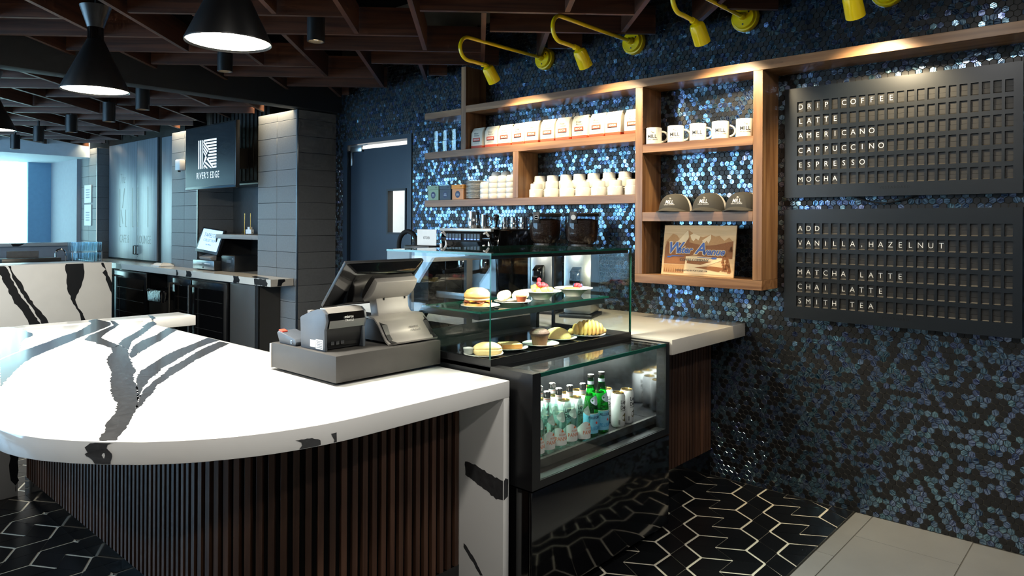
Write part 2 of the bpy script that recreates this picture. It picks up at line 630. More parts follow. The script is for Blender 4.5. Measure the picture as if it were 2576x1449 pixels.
def tile_blue_mat():
    """streaky dark blue lustre glaze; the streak direction differs from tile to tile"""
    m, nt, b = _new('tile_lustre_blue')
    at = nt.nodes.new('ShaderNodeAttribute')
    at.attribute_name = 'tid'
    oi = nt.nodes.new('ShaderNodeObjectInfo')
    ad = nt.nodes.new('ShaderNodeMath')
    ad.operation = 'ADD'
    nt.links.new(at.outputs['Fac'], ad.inputs[0])
    nt.links.new(oi.outputs['Random'], ad.inputs[1])
    an = nt.nodes.new('ShaderNodeMath')
    an.operation = 'MULTIPLY'
    an.inputs[1].default_value = 12.566
    nt.links.new(ad.outputs[0], an.inputs[0])
    ge = nt.nodes.new('ShaderNodeNewGeometry')
    vr = nt.nodes.new('ShaderNodeVectorRotate')
    vr.rotation_type = 'X_AXIS'
    nt.links.new(ge.outputs['Position'], vr.inputs['Vector'])
    nt.links.new(an.outputs[0], vr.inputs['Angle'])
    mp = nt.nodes.new('ShaderNodeMapping')
    mp.inputs['Scale'].default_value = (1, 210, 36)
    nt.links.new(vr.outputs[0], mp.inputs['Vector'])
    n = nt.nodes.new('ShaderNodeTexNoise')
    n.inputs['Scale'].default_value = 1
    n.inputs['Detail'].default_value = 2
    nt.links.new(mp.outputs[0], n.inputs['Vector'])
    cr = nt.nodes.new('ShaderNodeValToRGB')
    e = cr.color_ramp.elements
    e[0].position, e[0].color = 0.36, rgb(26, 50, 86)
    e[1].position, e[1].color = 0.70, rgb(150, 178, 204)
    nt.links.new(n.outputs['Fac'], cr.inputs[0])
    hs = nt.nodes.new('ShaderNodeHueSaturation')
    mr = nt.nodes.new('ShaderNodeMapRange')
    mr.inputs[3].default_value = 0.46
    mr.inputs[4].default_value = 0.53
    fr = nt.nodes.new('ShaderNodeMath')
    fr.operation = 'FRACT'
    sc = nt.nodes.new('ShaderNodeMath')
    sc.operation = 'MULTIPLY'
    sc.inputs[1].default_value = 7.31
    nt.links.new(ad.outputs[0], sc.inputs[0])
    nt.links.new(sc.outputs[0], fr.inputs[0])
    nt.links.new(fr.outputs[0], mr.inputs[0])
    nt.links.new(mr.outputs[0], hs.inputs['Hue'])
    nt.links.new(cr.outputs[0], hs.inputs['Color'])
    nt.links.new(hs.outputs[0], b.inputs['Base Color'])
    b.inputs['Metallic'].default_value = 0.85
    b.inputs['Roughness'].default_value = 0.16
    b.inputs['Coat Weight'].default_value = 0.5
    b.inputs['Coat Roughness'].default_value = 0.03
    bp = nt.nodes.new('ShaderNodeBump')
    bp.inputs['Strength'].default_value = 0.35
    bp.inputs['Distance'].default_value = 0.0015
    nt.links.new(n.outputs['Fac'], bp.inputs['Height'])
    nt.links.new(bp.outputs[0], b.inputs['Normal'])
    return m


M['tile_blue'] = tile_blue_mat()

# ------------------------------------------------------------------ room shell
XW = 3.862
# walls: thick boxes with openings
g = G()
g.box(XW, XW + 0.12, -2.5, 4.60, 0, 3.3).box(XW, XW + 0.12, 5.55, 13.6, 0, 3.3).box(XW, XW + 0.12, 4.60, 5.55, 2.19, 3.3)
wall_right = struct(mk('wall_right', g, M['hex_grout']), 'wall clad in small black and blue hexagon tiles')
g = G()
ys = [(4.95, 7.05), (7.35, 9.45), (9.75, 11.85)]
prev = -2.5
for a, b in ys:
    g.box(-3.32, -3.2, prev, a, 0, 3.3)
    g.box(-3.32, -3.2, a, b, 0, 0.5).box(-3.32, -3.2, a, b, 2.6, 3.3)
    prev = b
g.box(-3.32, -3.2, prev, 13.6, 0, 3.3)
struct(mk('wall_left', g, M['grey_paint']), 'plain wall with tall street windows')
for i, (a, b) in enumerate(ys):
    w = struct(mk('window_%d' % (i + 1), G().box(-3.27, -3.26, a, b, 0.5, 2.6), M['glass']), 'tall street window')
    f = G()
    for y in (a, (a + b) / 2 - 0.02, b - 0.04):
        f.box(-3.29, -3.24, y, y + 0.04, 0.5, 2.6)
    f.box(-3.29, -3.24, a, b, 0.5, 0.54).box(-3.29, -3.24, a, b, 2.56, 2.6)
    mk('window_frame', f, M['black_metal'], w)
struct(mk('wall_front', G().box(-3.32, XW + 0.12, -2.62, -2.5, 0, 3.3), M['grey_paint']), 'plain wall behind the viewer')
g = G().box(-3.32, 0.4, 13.4, 13.52, 0, 3.3).box(3.6, XW + 0.12, 13.4, 13.52, 0, 3.3).box(0.4, 3.6, 13.4, 13.52, 2.75, 3.3)
struct(mk('wall_back', g, M['blue_wall']), 'far end wall with a curtained window')
w = struct(mk('window_4', G().box(0.4, 3.6, 13.44, 13.45, 0.0, 2.75), M['glass']), 'curtained window at the far end')
mk('window_frame', G().box(1.95, 2.05, 13.42, 13.47, 0, 2.75).box(0.4, 3.6, 13.42, 13.47, 2.05, 2.12), M['white_paint'], w)
struct(mk('ceiling', G().box(-3.32, XW + 0.12, -2.62, 13.52, 3.3, 3.42), M['plenum']), 'black open ceiling above the wooden lattice')

# floor slab, inlaid lines and grout show between the tiles
floor = struct(mk('floor', G().box(-3.32, XW + 0.12, 1.12, 13.52, -0.08, -0.002), M['floor_inlay']),
               'black rhombus tiles with thick pale inlay lines')
floor_grey = mk('floor_section', G().box(-3.32, XW + 0.12, -2.62, 1.12, -0.08, -0.002), M['floor_grout'], floor)

# rhombus tiles on a triangular grid
A0 = Vector((0.1327, 0.0))
B0 = Vector((0.0664, 0.1147))
O0 = Vector((3.138, 1.690))


def lp(i, j):
    return O0 + A0 * i + B0 * j


def wide(p, q):
    """is the joint between grid points p and q one of the broad pale lines"""
    dp, dq = (p[0] - p[1]), (q[0] - q[1])
    lo, hi = min(dp, dq), max(dp, dq)
    l6 = lo % 6
    if hi - lo == 1:
        return l6 in (0, 4)
    return l6 in (1, 2)


def inset(cells):
    P = [lp(*c) for c in cells]
    area2 = sum(P[k].x * P[(k + 1) % 4].y - P[(k + 1) % 4].x * P[k].y for k in range(4))
    if area2 < 0:
        cells = cells[::-1]
        P = P[::-1]
    L = []
    for k in range(4):
        a, b = P[k], P[(k + 1) % 4]
        w_ = 0.0062 if wide(cells[k], cells[(k + 1) % 4]) else 0.0013
        t = (b - a).normalized()
        nrm = Vector((-t.y, t.x))
        L.append((a + nrm * w_, t))
    out = []
    for k in range(4):
        (p, t), (q, u) = L[k - 1], L[k]
        den = t.x * u.y - t.y * u.x
        s_ = ((q - p).x * u.y - (q - p).y * u.x) / den
        out.append(p + t * s_)
    return out


tiles = []
for i in range(-60, 60):
    for j in range(-60, 110):
        d = (i - j) % 6
        if d in (0, 5):
            tiles.append([(i, j), (i + 1, j), (i + 1, j + 1), (i, j + 1)])
        if d in (0, 2):
            tiles.append([(i + 1, j + 1), (i + 1, j), (i + 2, j - 1), (i + 2, j)])
            tiles.append([(i, j), (i + 1, j), (i + 2, j - 1), (i + 1, j - 1)])
near, rest = [], []
for c in tiles:
    ctr = sum((lp(*q) for q in c), Vector((0, 0))) / 4
    if not (-3.15 < ctr.x < 3.92 and 1.06 < ctr.y < 13.3):
        continue
    pts = inset(c)
    pts = [Vector((min(q.x, XW - 0.006), max(q.y, 1.124))) for q in pts]
    seen = (ctr.x > 2.3 and ctr.y < 1.95) or (0.35 < ctr.x < 1.12 and 2.6 < ctr.y < 4.6)
    (near if seen else rest).append((pts, ctr))
near.sort(key=lambda t: t[1].length)
rest += near[300:]
for pts, ctr in near[:300]:
    gg = G().prism([(p.x, p.y) for p in pts], -0.01, 0.0)
    mk('floor_tile', gg, M['floor_black'], floor)
gg = G()
for pts, ctr in rest:
    gg.prism([(p.x, p.y) for p in pts], -0.01, 0.0)
o = mk('floor_tiles', gg, M['floor_black'], floor)
o['kind'] = 'stuff'
# edging strip and large grey planks
mk('edge_strip', G().box(-3.2, XW, 1.116, 1.122, -0.01, 0.0005), M['dark_steel'], floor)


def plank(x0, x1, y0, y1):
    mk('floor_plank', G().box(x0 + 0.0015, x1 - 0.0015, y0 + 0.0025, y1 - 0.0025, -0.01, 0.0), M['floor_grey'], floor_grey)


xs = [3.28 - 1.22 * k for k in range(5)]
plank(3.28, XW - 0.004, 1.034, 1.115)
for k in range(4):
    plank(3.28 - 1.22 * (k + 1), 3.28 - 1.22 * k, 1.034, 1.115)
for r in range(7):
    y1 = 1.034 - 0.427 * r
    off = 3.56 if r % 2 == 0 else 2.95
    plank(off, XW - (0.004 if r == 0 else 0.012), y1 - 0.427, y1)
    for k in range(4):
        plank(off - 1.22 * (k + 1), off - 1.22 * k, y1 - 0.427, y1)

# ------------------------------------------------------------------ hexagon wall tiles
PIT = 0.03
RR = PIT / math.sqrt(3)
rows = int(2.95 / (RR * 1.5)) + 1
hexes = []
for r in range(rows):
    z = 0.012 + r * RR * 1.5
    y = -2.4 + (PIT / 2 if r % 2 else 0)
    while y < 5.72:
        if not (4.585 < y < 5.565 and z < 2.205):
            hexes.append((y, z))
        y += PIT
rh = random.Random(3)


def clus(y, z):
    return sin(y * 9.1 + z * 4.3) + sin(z * 11.7 - y * 5.2 + 1.3) + sin(y * 23.0 + z * 17.0)


def hex_geo(y, z, kind, rnd, x=XW):
    ri, rb = RR * 0.865, RR * 0.935
    if kind == 0:
        ty, tz = rnd.uniform(-0.006, 0.006), rnd.uniform(-0.006, 0.006)
    else:
        ty, tz = rnd.gauss(0, 0.035), rnd.gauss(0, 0.035)
    v = []
    for rad, h in ((rb, 0.0), (rb, 0.0028), (ri, 0.0042)):
        for k in range(6):
            a = pi / 6 + k * pi / 3
            dy, dz = rad * cos(a), rad * sin(a)
            hh = h + (dy * ty + dz * tz if h > 0 else 0)
            v.append((x - max(0.0, hh), y + dy, max(0.001, z + dz)))
    f = []
    for b in (0, 6):
        for k in range(6):
            k2 = (k + 1) % 6
            f.append((b + k, b + k2, b + 6 + k2, b + 6 + k))
    f.append(tuple(range(12, 18)))
    return v, f


info = []
for (y, z) in hexes:
    info.append((y, z, 1 if rh.random() < 0.56 else 0))
vis = [t for t in info if 0.29 < t[0] < 1.25 and t[1] < 0.62]
vis.sort(key=lambda t: (t[0] ** 2 + XW ** 2 + (1.45 - t[1]) ** 2) + (9 if t[1] > 0.95 else 0))
single = set((t[0], t[1]) for t in vis[:300])
hexm = {}
for kind in (0, 1):
    for q in range(10):
        gg = G()
        gg.add(*hex_geo(0, 0.5, kind, rh, 0.0))
        gg.v = [(a, b, c - 0.5) for a, b, c in gg.v]
        hexm[(kind, q)] = mesh_of(gg, 'tile', mats=[M['tile_blue'] if kind else M['tile_black']])
V, Fc, mi, tid = [], [], [], []
for (y, z, kind) in info:
    if (y, z) in single and z > RR:
        link('tile', hexm[(kind, rh.randrange(10))], wall_right, loc=(XW, y, z))
        continue
    v, f = hex_geo(y, z, kind, rh)
    o_ = len(V)
    V += v
    Fc += [tuple(i + o_ for i in q) for q in f]
    mi += [kind] * len(f)
    tid += [rh.random()] * len(f)
me = bpy.data.meshes.new('hexagon_tiles')
me.from_pydata(V, [], Fc)
me.materials.append(M['tile_black'])
me.materials.append(M['tile_blue'])
me.polygons.foreach_set('material_index', mi)
at = me.attributes.new('tid', 'FLOAT', 'FACE')
at.data.foreach_set('value', tid)
me.update()
o = link('hexagon_tiles', me, wall_right)
o['kind'] = 'stuff'

# ------------------------------------------------------------------ beam, lattice, pillars
beam = struct(mk('trim_1', G().box(-3.2, XW, 5.60, 5.76, 2.475, 3.3), M['beam'], bevel=0.004), 'deep charcoal ceiling beam crossing the room')


def clip(p, q, b):
    t0, t1 = 0.0, 1.0
    d = q - p
    for ax, lo, hi in ((0, b[0], b[1]), (1, b[2], b[3])):
        if abs(d[ax]) < 1e-9:
            if not lo <= p[ax] <= hi:
                return None
            continue
        a, c = (lo - p[ax]) / d[ax], (hi - p[ax]) / d[ax]
        if a > c:
            a, c = c, a
        t0, t1 = max(t0, a), min(t1, c)
    if t1 - t0 < 0.02:
        return None
    return p + d * t0, p + d * t1


TH = radians(44.7)
UB = Vector((cos(TH), sin(TH)))
UA = Vector((sin(TH), -cos(TH)))
T1 = (0.387, 0.387)
T2 = (0.14, -1.615)


def lattice(name, label, a0, z0, bounds, rng):
    root = thing(name, label, 'ceiling lattice', ((bounds[0] + bounds[1]) / 2, (bounds[2] + bounds[3]) / 2, z0))
    for n in rng:
        for m in range(-8, 9):
            su, sv = n * T1[0] + m * T2[0], n * T1[1] + m * T2[1]
            for kind in 'AB':
                if kind == 'A':
                    u0, v0, u1, v1 = a0[0], a0[1] + 0.014, a0[0], a0[1] + 1.205 - 0.014
                else:
                    u0, v0, u1, v1 = a0[0] + 0.39 + 0.014, a0[1] + 0.75, a0[0] + 1.67 - 0.014, a0[1] + 0.75
                p = UB * (u0 + su) + UA * (v0 + sv)
                q = UB * (u1 + su) + UA * (v1 + sv)
                c = clip(p, q, bounds)
                if not c:
                    continue
                p, q = c
                L = (q - p).length
                mid = (p + q) / 2
                gg = G().box(-L / 2, L / 2, -0.014, 0.014, 0, 0.17)
                ang = math.atan2((q - p).y, (q - p).x)
                mk('blade', gg, M['lattice'], root, loc=(mid.x, mid.y, z0), rot=(0, 0, ang))
    return root


lattice('ceiling_lattice', 'dark walnut blade lattice hanging over the counter and menu boards', (4.04, -1.95), 2.61,
        (-2.6, 3.80, -1.6, 5.585), range(-9, 10))
lattice('ceiling_lattice', 'dark walnut blade lattice beyond the charcoal beam', (6.12, -3.61), 2.495,
        (-0.6, 3.40, 5.775, 11.0), range(-9, 10))


def pillar(y0, y1, label, rows_from=0, ztop=2.47, sides=True):
    root = thing('tiled_pillar', label, 'pillar', (3.65, (y0 + y1) / 2, 0))
    mk('core', G().box(3.458, XW - 0.001, y0 + 0.005, y1, 0, ztop), M['grout_grey'], root)
    ym = (y0 + y1) / 2
    z = -0.01
    k = 0
    while z < ztop - 0.02:
        a, b = max(0.0, z), min(ztop, z + 0.147)
        for p, q in ((y0 + 0.014, ym - 0.0015), (ym + 0.0015, y1)):
            mk('tile', G().box(3.452, 3.459, p, q, a, b), M['pillar_tile'], root, bevel=0.0015, seg=1)
        mk('tile', G().box(3.466, XW - 0.002, y0, y0 + 0.006, a, b), M['pillar_tile'], root, bevel=0.0015, seg=1)
        z += 0.15
        k += 1
    mk('edge_trim', G().box(3.450, 3.464, y0 - 0.002, y0 + 0.012, 0, ztop), M['steel'], root)
    return root


pillar(5.69, 6.38, 'grey tiled pillar nearest the counter, beside the blue door')
pillar(7.67, 8.33, 'grey tiled pillar half hidden behind the hanging television')
pillar(10.74, 11.38, 'grey tiled pillar at the far end with two small white signs')
for y0, y1, pw in ((5.72, 6.36, 9), (7.7, 8.3, 9), (10.77, 11.35, 9)):
    area('cove_light', (3.40, (y0 + y1) / 2, 2.60), (0, radians(-12), 0), 0.05, y1 - y0, pw, (1.0, 0.80, 0.52), radians(120))

# ------------------------------------------------------------------ curved serving counter
VEIN = {
    'trunk':[(0.675,2.123),(0.687,2.116),(0.734,2.209),(0.764,2.287),(0.822,2.389),(0.869,2.504),(0.892,2.617),(0.919,2.712),(0.983,2.903),(1.046,3.08),(1.087,3.254),(1.136,3.394),(1.198,3.516),(1.231,3.63),(1.288,3.692),(1.275,3.562),(1.252,3.48),(1.199,3.319),(1.167,3.207),(1.135,3.104),(1.114,3.013),(1.066,2.912),(1.032,2.806),(1.024,2.769),(0.983,2.644),(0.934,2.505),(0.879,2.376),(0.842,2.306),(0.813,2.248),(0.786,2.193),(0.744,2.129),(0.722,2.078)],
    't2':[(1.23,3.627),(1.235,3.714),(1.229,3.8),(1.238,3.874),(1.225,3.984),(1.291,4.122),(1.333,4.174),(1.46,4.35),(1.517,4.433),(1.546,4.553),(1.571,4.649),(1.577,4.59),(1.545,4.437),(1.487,4.321),(1.429,4.232),(1.325,4.034),(1.304,3.977),(1.299,3.907),(1.291,3.77),(1.288,3.688)],
    'r1':[(1.018,2.753),(1.076,2.898),(1.134,3.013),(1.142,3.015),(1.211,3.108),(1.336,3.271),(1.423,3.363),(1.525,3.455),(1.68,3.611),(1.682,3.482),(1.612,3.435),(1.518,3.35),(1.393,3.211),(1.271,3.062),(1.209,2.993),(1.146,2.887),(1.079,2.799),(1.05,2.741),(1.012,2.674),(0.958,2.554),(0.933,2.507)],
    'r2':[(0.939,2.518),(0.963,2.567),(1.011,2.655),(1.082,2.761),(1.094,2.782),(1.163,2.868),(1.22,2.965),(1.275,3.023),(1.348,3.107),(1.458,3.244),(1.559,3.352),(1.666,3.45),(1.673,3.359),(1.567,3.255),(1.467,3.153),(1.375,3.06),(1.26,2.923),(1.164,2.808),(1.106,2.727),(1.072,2.696),(1.022,2.603),(0.963,2.511),(0.912,2.423),(0.878,2.373)],
    'v2':[(0.804,3.661),(0.908,3.821),(1.091,4.051),(1.192,4.198),(1.296,4.311),(1.448,4.587),(1.481,4.741),(1.537,4.792),(1.544,4.694),(1.541,4.558),(1.519,4.481),(1.5,4.435),(1.35,4.226),(1.265,4.123),(1.079,3.855),(0.966,3.7),(0.933,3.656),(0.845,3.495),(0.776,3.324),(0.724,3.19),(0.675,3.068)],
    'v3':[(1.001,4.794),(1.049,4.776),(1.102,4.736),(1.115,4.616),(1.109,4.393),(1.085,4.31),(1.035,4.233),(0.982,4.093),(0.946,3.928),(0.914,3.845),(0.819,3.701),(0.809,3.683),(0.76,3.636)],
    'r0':[(1.266,3.486),(1.325,3.62),(1.427,3.773),(1.418,3.758),(1.538,3.892),(1.581,3.958),(1.69,4.111),(1.695,3.999),(1.605,3.877),(1.491,3.706),(1.391,3.573),(1.311,3.46),(1.245,3.367),(1.277,3.423),(1.219,3.317),(1.198,3.302),(1.224,3.389)],
    'r00':[(1.299,3.738),(1.383,3.895),(1.482,4.033),(1.593,4.212),(1.607,4.26),(1.692,4.402),(1.738,4.441),(1.705,4.305),(1.635,4.2),(1.507,3.979),(1.417,3.834),(1.436,3.865),(1.369,3.761),(1.289,3.569),(1.263,3.51),(1.275,3.562),(1.291,3.7)],
    'e1':[(1.829,4.759),(1.836,4.692),(1.803,4.573),(1.756,4.512),(1.782,4.595)],
    'edge1':[(0.68,2.114,0.86),(0.712,2.075,0.861),(0.701,2.087,0.852),(0.699,2.089,0.844),(0.708,2.079,0.829),(0.709,2.078,0.823),(0.706,2.082,0.798),(0.679,2.116,0.797),(0.675,2.121,0.809),(0.661,2.141,0.826),(0.667,2.132,0.829),(0.663,2.139,0.842),(0.666,2.134,0.85)],
    'edge2':[(1.108,1.827,0.828),(1.156,1.818,0.827),(1.18,1.814,0.816),(1.181,1.814,0.802),(1.175,1.815,0.798),(1.118,1.825,0.799),(1.126,1.823,0.808),(1.124,1.823,0.819)],
    'edge3':[(1.213,1.809,0.827),(1.23,1.806,0.827),(1.231,1.806,0.813),(1.232,1.805,0.798),(1.22,1.807,0.798),(1.225,1.807,0.808)],
    'wf':[(2.011,0.515),(1.954,0.516),(1.905,0.505),(1.85,0.493),(1.807,0.487),(1.805,0.413),(1.843,0.412),(1.918,0.437),(2.01,0.465)],
    'wf2':[(2.018,0.191),(2.001,0.186),(1.958,0.152),(1.909,0.099),(1.923,0.094),(1.972,0.138),(2.018,0.174)],
    'wf3':[(1.966,0.487),(1.98,0.496),(1.995,0.487),(1.993,0.424),(1.967,0.414)],
    'stone_s1':[(1.586,1.101),(1.635,1.094),(1.652,1.037),(1.695,0.933),(1.729,0.857),(1.758,0.792),(1.792,0.738),(1.842,0.665),(1.892,0.559),(1.943,0.463),(1.872,0.471),(1.815,0.558),(1.788,0.618),(1.754,0.695),(1.705,0.75),(1.672,0.832),(1.629,0.936),(1.6,1.005),(1.586,1.028)],
    'stone_s2':[(1.652,1.093),(1.673,1.087),(1.699,1.0),(1.758,0.906),(1.812,0.794),(1.871,0.691),(1.932,0.616),(1.965,0.554),(2.009,0.456),(1.953,0.462),(1.909,0.557),(1.887,0.603),(1.842,0.688),(1.787,0.773),(1.743,0.856),(1.7,0.955)],
    'stone_s3':[(2.089,1.095),(2.241,1.092),(2.242,0.974),(2.231,0.902),(2.196,0.808),(2.173,0.738),(2.197,0.67),(2.23,0.619),(2.254,0.556),(2.285,0.486),(2.257,0.489),(2.225,0.556),(2.197,0.639),(2.149,0.727),(2.111,0.82),(2.103,0.951)],
    'stone_s4':[(2.382,1.084),(2.401,1.084),(2.433,1.002),(2.478,0.876),(2.479,0.77),(2.45,0.84),(2.422,0.941),(2.402,0.979),(2.421,1.009),(2.399,1.034)],
}
rv = random.Random(11)
ZT, ZB = 0.86, 0.797
front = [(2.0, 1.805), (1.8, 1.803), (1.631, 1.802), (1.424, 1.8), (1.32, 1.8), (1.246, 1.803), (1.18, 1.812), (1.115, 1.825), (1.055, 1.842),
         (1.002, 1.862), (0.94, 1.892), (0.875, 1.928), (0.82, 1.968), (0.764, 2.016), (0.694, 2.095), (0.639, 2.171), (0.59, 2.254),
         (0.558, 2.333), (0.541, 2.4), (0.533, 2.46), (0.53, 2.55)]
outline = front + [(0.53, 4.74), (0.545, 4.78), (0.58, 4.795), (2.03, 4.785), (2.035, 4.537), (1.715, 4.537), (1.69, 4.5), (1.69, 2.75), (1.72, 2.72), (2.0, 2.72)]
top = thing('countertop', 'white quartz countertop with bold black veins and curved edge', 'countertop', (1.3, 2.6, ZB))
slab_o = mk('slab', G().prism(outline[::-1], ZB, ZT), M['quartz'], top, bevel=0.003)
g = G()
for k in ('trunk', 't2', 'r1', 'r2', 'v2', 'v3', 'r0', 'r00', 'e1'):
    pts = jag(VEIN[k], 0.013, 0.0035, rv)
    g = G()
    flat_poly(g, [(max(0.535, p[0]), min(4.78, max(p[1], 1.81)), ZT + 0.0004) for p in pts])
    mk('vein', g, M['quartz_vein'], top)


def edge_poly(pts, off=0.0005):
    out = []
    for x, y, z in pts:
        best = None
        for a, b in zip(front, front[1:]):
            ax, ay, bx, by = *a, *b
            L2 = (bx - ax) ** 2 + (by - ay) ** 2
            t = max(0, min(1, ((x - ax) * (bx - ax) + (y - ay) * (by - ay)) / L2))
            qx, qy = ax + t * (bx - ax), ay + t * (by - ay)
            d = (x - qx) ** 2 + (y - qy) ** 2
            if best is None or d < best[0]:
                L = math.sqrt(L2)
                nx, ny = -(by - ay) / L, (bx - ax) / L
                best = (d, qx + nx * -off * -1, qy + ny * -off * -1, nx, ny)
        out.append((best[1], best[2], min(0.857, max(0.8, z))))
    return out


for k in ('edge1', 'edge2', 'edge3'):
    pts = jag(VEIN[k], 0.008, 0.0015, rv)
    ctr = sum((Vector(p) for p in pts), Vector((0, 0, 0))) / len(pts)
    pts = [tuple(p) for p in pts]
    P = edge_poly(pts)
    # push out along the local edge normal
    P = [(x + (x - 1.35) * 0.0008, y - 0.0008, z) for x, y, z in P]
    g = G()
    # tessellate in the unrolled plane
    sl = [(x, z) for x, y, z in P]
    tris = tessellate_polygon([[Vector((a, b, 0)) for a, b in sl]])
    g.add(P, [tuple(t) for t in tris])
    mk('vein', g, M['quartz_vein'], top)
# waterfall end beside the pastry case
wf = mk('waterfall_panel', G().box(1.968, 2.0, 1.806, 2.70, 0.0, ZB), M['quartz'], top, bevel=0.002)
g = G()
pts = jag(VEIN['wf'], 0.012, 0.003, rv)
flat_poly(g, [(1.9675, max(1.808, p[0]), p[1]) for p in pts])
mk('vein', g, M['quartz_vein'], wf)
g = G()
flat_poly(g, [(1.9675, max(1.808, p[0]), p[1]) for p in jag(VEIN['wf2'], 0.01, 0.002, rv)])
mk('vein', g, M['quartz_vein'], wf)
g = G()
flat_poly(g, [(min(1.998, max(1.97, p[0])), 1.8055, p[1]) for p in VEIN['wf3']])
mk('vein', g, M['quartz_vein'], wf)
# far leg of the counter, facing the viewer
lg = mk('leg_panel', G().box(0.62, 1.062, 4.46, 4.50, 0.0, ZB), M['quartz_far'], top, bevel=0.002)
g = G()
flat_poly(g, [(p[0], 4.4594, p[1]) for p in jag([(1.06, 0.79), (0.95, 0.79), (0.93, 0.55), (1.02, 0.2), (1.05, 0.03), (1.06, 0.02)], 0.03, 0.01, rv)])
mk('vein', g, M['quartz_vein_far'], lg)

# slatted base that follows the curve
base = thing('counter_base', 'curved counter base clad in vertical walnut slats', 'counter', (1.45, 2.5, 0))
path = []
x = 1.966
PI_ = 0.0400
L1 = 1.966 - 1.54
arc = 0.45 * pi / 2
tot = L1 + arc + (4.455 - 2.49)


def base_pt(s, off=0.0):
    if s < L1:
        return (1.966 - s, 2.04 + off), pi / 2 * 0
    s -= L1
    if s < arc:
        a = s / 0.45
        r = 0.45 - off
        return (1.54 - r * sin(a), 2.49 - r * cos(a)), -a
    s -= arc
    return (1.09 + off, 2.49 + s), -pi / 2


inner = [base_pt(k * tot / 70, 0.018)[0] for k in range(71)]
body = inner + [(1.68, 4.455), (1.68, 2.70), (1.966, 2.70)]
mk('core', G().prism(body[::-1], 0.10, ZB - 0.001), M['slat_back'], base)
toe = [base_pt(k * tot / 70, 0.002)[0] for k in range(71)]
toe_b = toe + [(1.66, 4.455), (1.66, 2.68), (1.966, 2.68)]
mk('toe_kick', G().prism(toe_b[::-1], 0.0, 0.10), M['black_gloss'], base)
sl_me = mesh_of(G().box(-0.0105, 0.0105, 0.0, 0.0185, 0.10, ZB - 0.002), 'slat', bevel=0.001, seg=1, mats=[M['slat']])
n = int((tot - 0.02) / PI_)
for k in range(n + 1):
    p, a = base_pt(0.014 + k * PI_)
    link('slat', sl_me, base, loc=(p[0], p[1], 0), rot=(0, 0, a))

# ------------------------------------------------------------------ back counter beside the wall
bc = thing('back_countertop', 'plain pale quartz back counter running along the tiled wall', 'countertop', (3.4, 3.0, 0.83))
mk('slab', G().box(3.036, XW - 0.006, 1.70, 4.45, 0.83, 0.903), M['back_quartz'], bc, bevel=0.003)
bb = thing('back_counter_base', 'slatted walnut back counter base ending at the tiled wall', 'counter', (3.45, 3.0, 0))
mk('core', G().box(3.036, XW - 0.008, 1.915, 4.42, 0.15, 0.829), M['slat_back'], bb)
mk('toe_kick', G().box(3.036, XW - 0.008, 1.905, 4.42, 0.0, 0.15), M['black_gloss'], bb)
bs_me = mesh_of(G().box(-0.012, 0.012, 0.0, 0.016, 0.152, 0.829), 'slat', bevel=0.001, seg=1, mats=[M['slat']])
for k in range(25):
    link('slat', bs_me, bb, loc=(3.052 + k * 0.0325, 1.899, 0))

# ------------------------------------------------------------------ pastry and drinks case
X0, X1, YF, YU, YB = 2.021, 3.030, 1.71, 1.925, 2.58
case = thing('display_case', 'black refrigerated pastry case with glass top and drinks bay', 'display case', (2.525, 2.1, 0))
BM, BG = M['black_metal'], M['black_gloss']
mk('lower_cabinet', G().box(X0 + 0.012, X1 - 0.012, YF + 0.016, YB, 0.045, 0.452), BG, case, bevel=0.003)
mk('lower_panel', G().box(X0, X1, YF, YF + 0.014, 0.03, 0.452), BG, case, bevel=0.003)
mk('side_panel', G().box(X0, X0 + 0.012, YF + 0.016, YB, 0.03, 0.452), BG, case)
mk('side_panel', G().box(X1 - 0.012, X1, YF + 0.016, YB, 0.03, 0.452), BG, case)
for x, y in ((X0 + 0.06, YF + 0.05), (X1 - 0.06, YF + 0.05), (X0 + 0.06, YB - 0.05), (X1 - 0.06, YB - 0.05)):
    mk('foot', G().box(x - 0.018, x + 0.018, y - 0.018, y + 0.018, 0.0, 0.044), M['silver_plastic'], case, bevel=0.002)
# drinks bay: framed opening with a pane, stainless liner, deck
fr = G()
fr.box(X0, X0 + 0.048, YF, YF + 0.05, 0.457, 0.889)
fr.box(X1 - 0.034, X1, YF, YF + 0.05, 0.457, 0.889)
fr.box(X0 + 0.048, X1 - 0.034, YF, YF + 0.05, 0.457, 0.487)
mk('bay_frame', fr, BM, case)
sd = G().box(X0, X0 + 0.014, YF + 0.05, YB, 0.457, 0.889)
mk('bay_side', sd, BM, case)
mk('bay_side', G().box(X1 - 0.014, X1, YF + 0.05, YB, 0.457, 0.889), BM, case)
mk('bay_pane', G().box(X0 + 0.048, X1 - 0.034, YF + 0.004, YF + 0.010, 0.487, 0.884), M['glass'], case)
mk('bay_liner', G().box(X0 + 0.016, X1 - 0.016, 2.20, 2.21, 0.46, 0.86)
   .box(X0 + 0.016, X0 + 0.018, YF + 0.05, 2.2, 0.46, 0.86), M['steel'], case)
mk('bay_mirror', G().box(X1 - 0.020, X1 - 0.016, YF + 0.05, 2.2, 0.46, 0.86), M['chrome'], case)
dk = mk('bay_deck', G().box(X0 + 0.02, X1 - 0.022, 1.79, 2.2, 0.500, 0.519), M['black_matte'], case)
mk('deck_rail', G().box(X0 + 0.02, X1 - 0.022, 1.775, 1.79, 0.497, 0.532), M['dark_steel'], dk)
mk('bay_floor', G().box(X0 + 0.05, X1 - 0.034, YF + 0.05, 2.2, 0.458, 0.470), M['steel'], case)
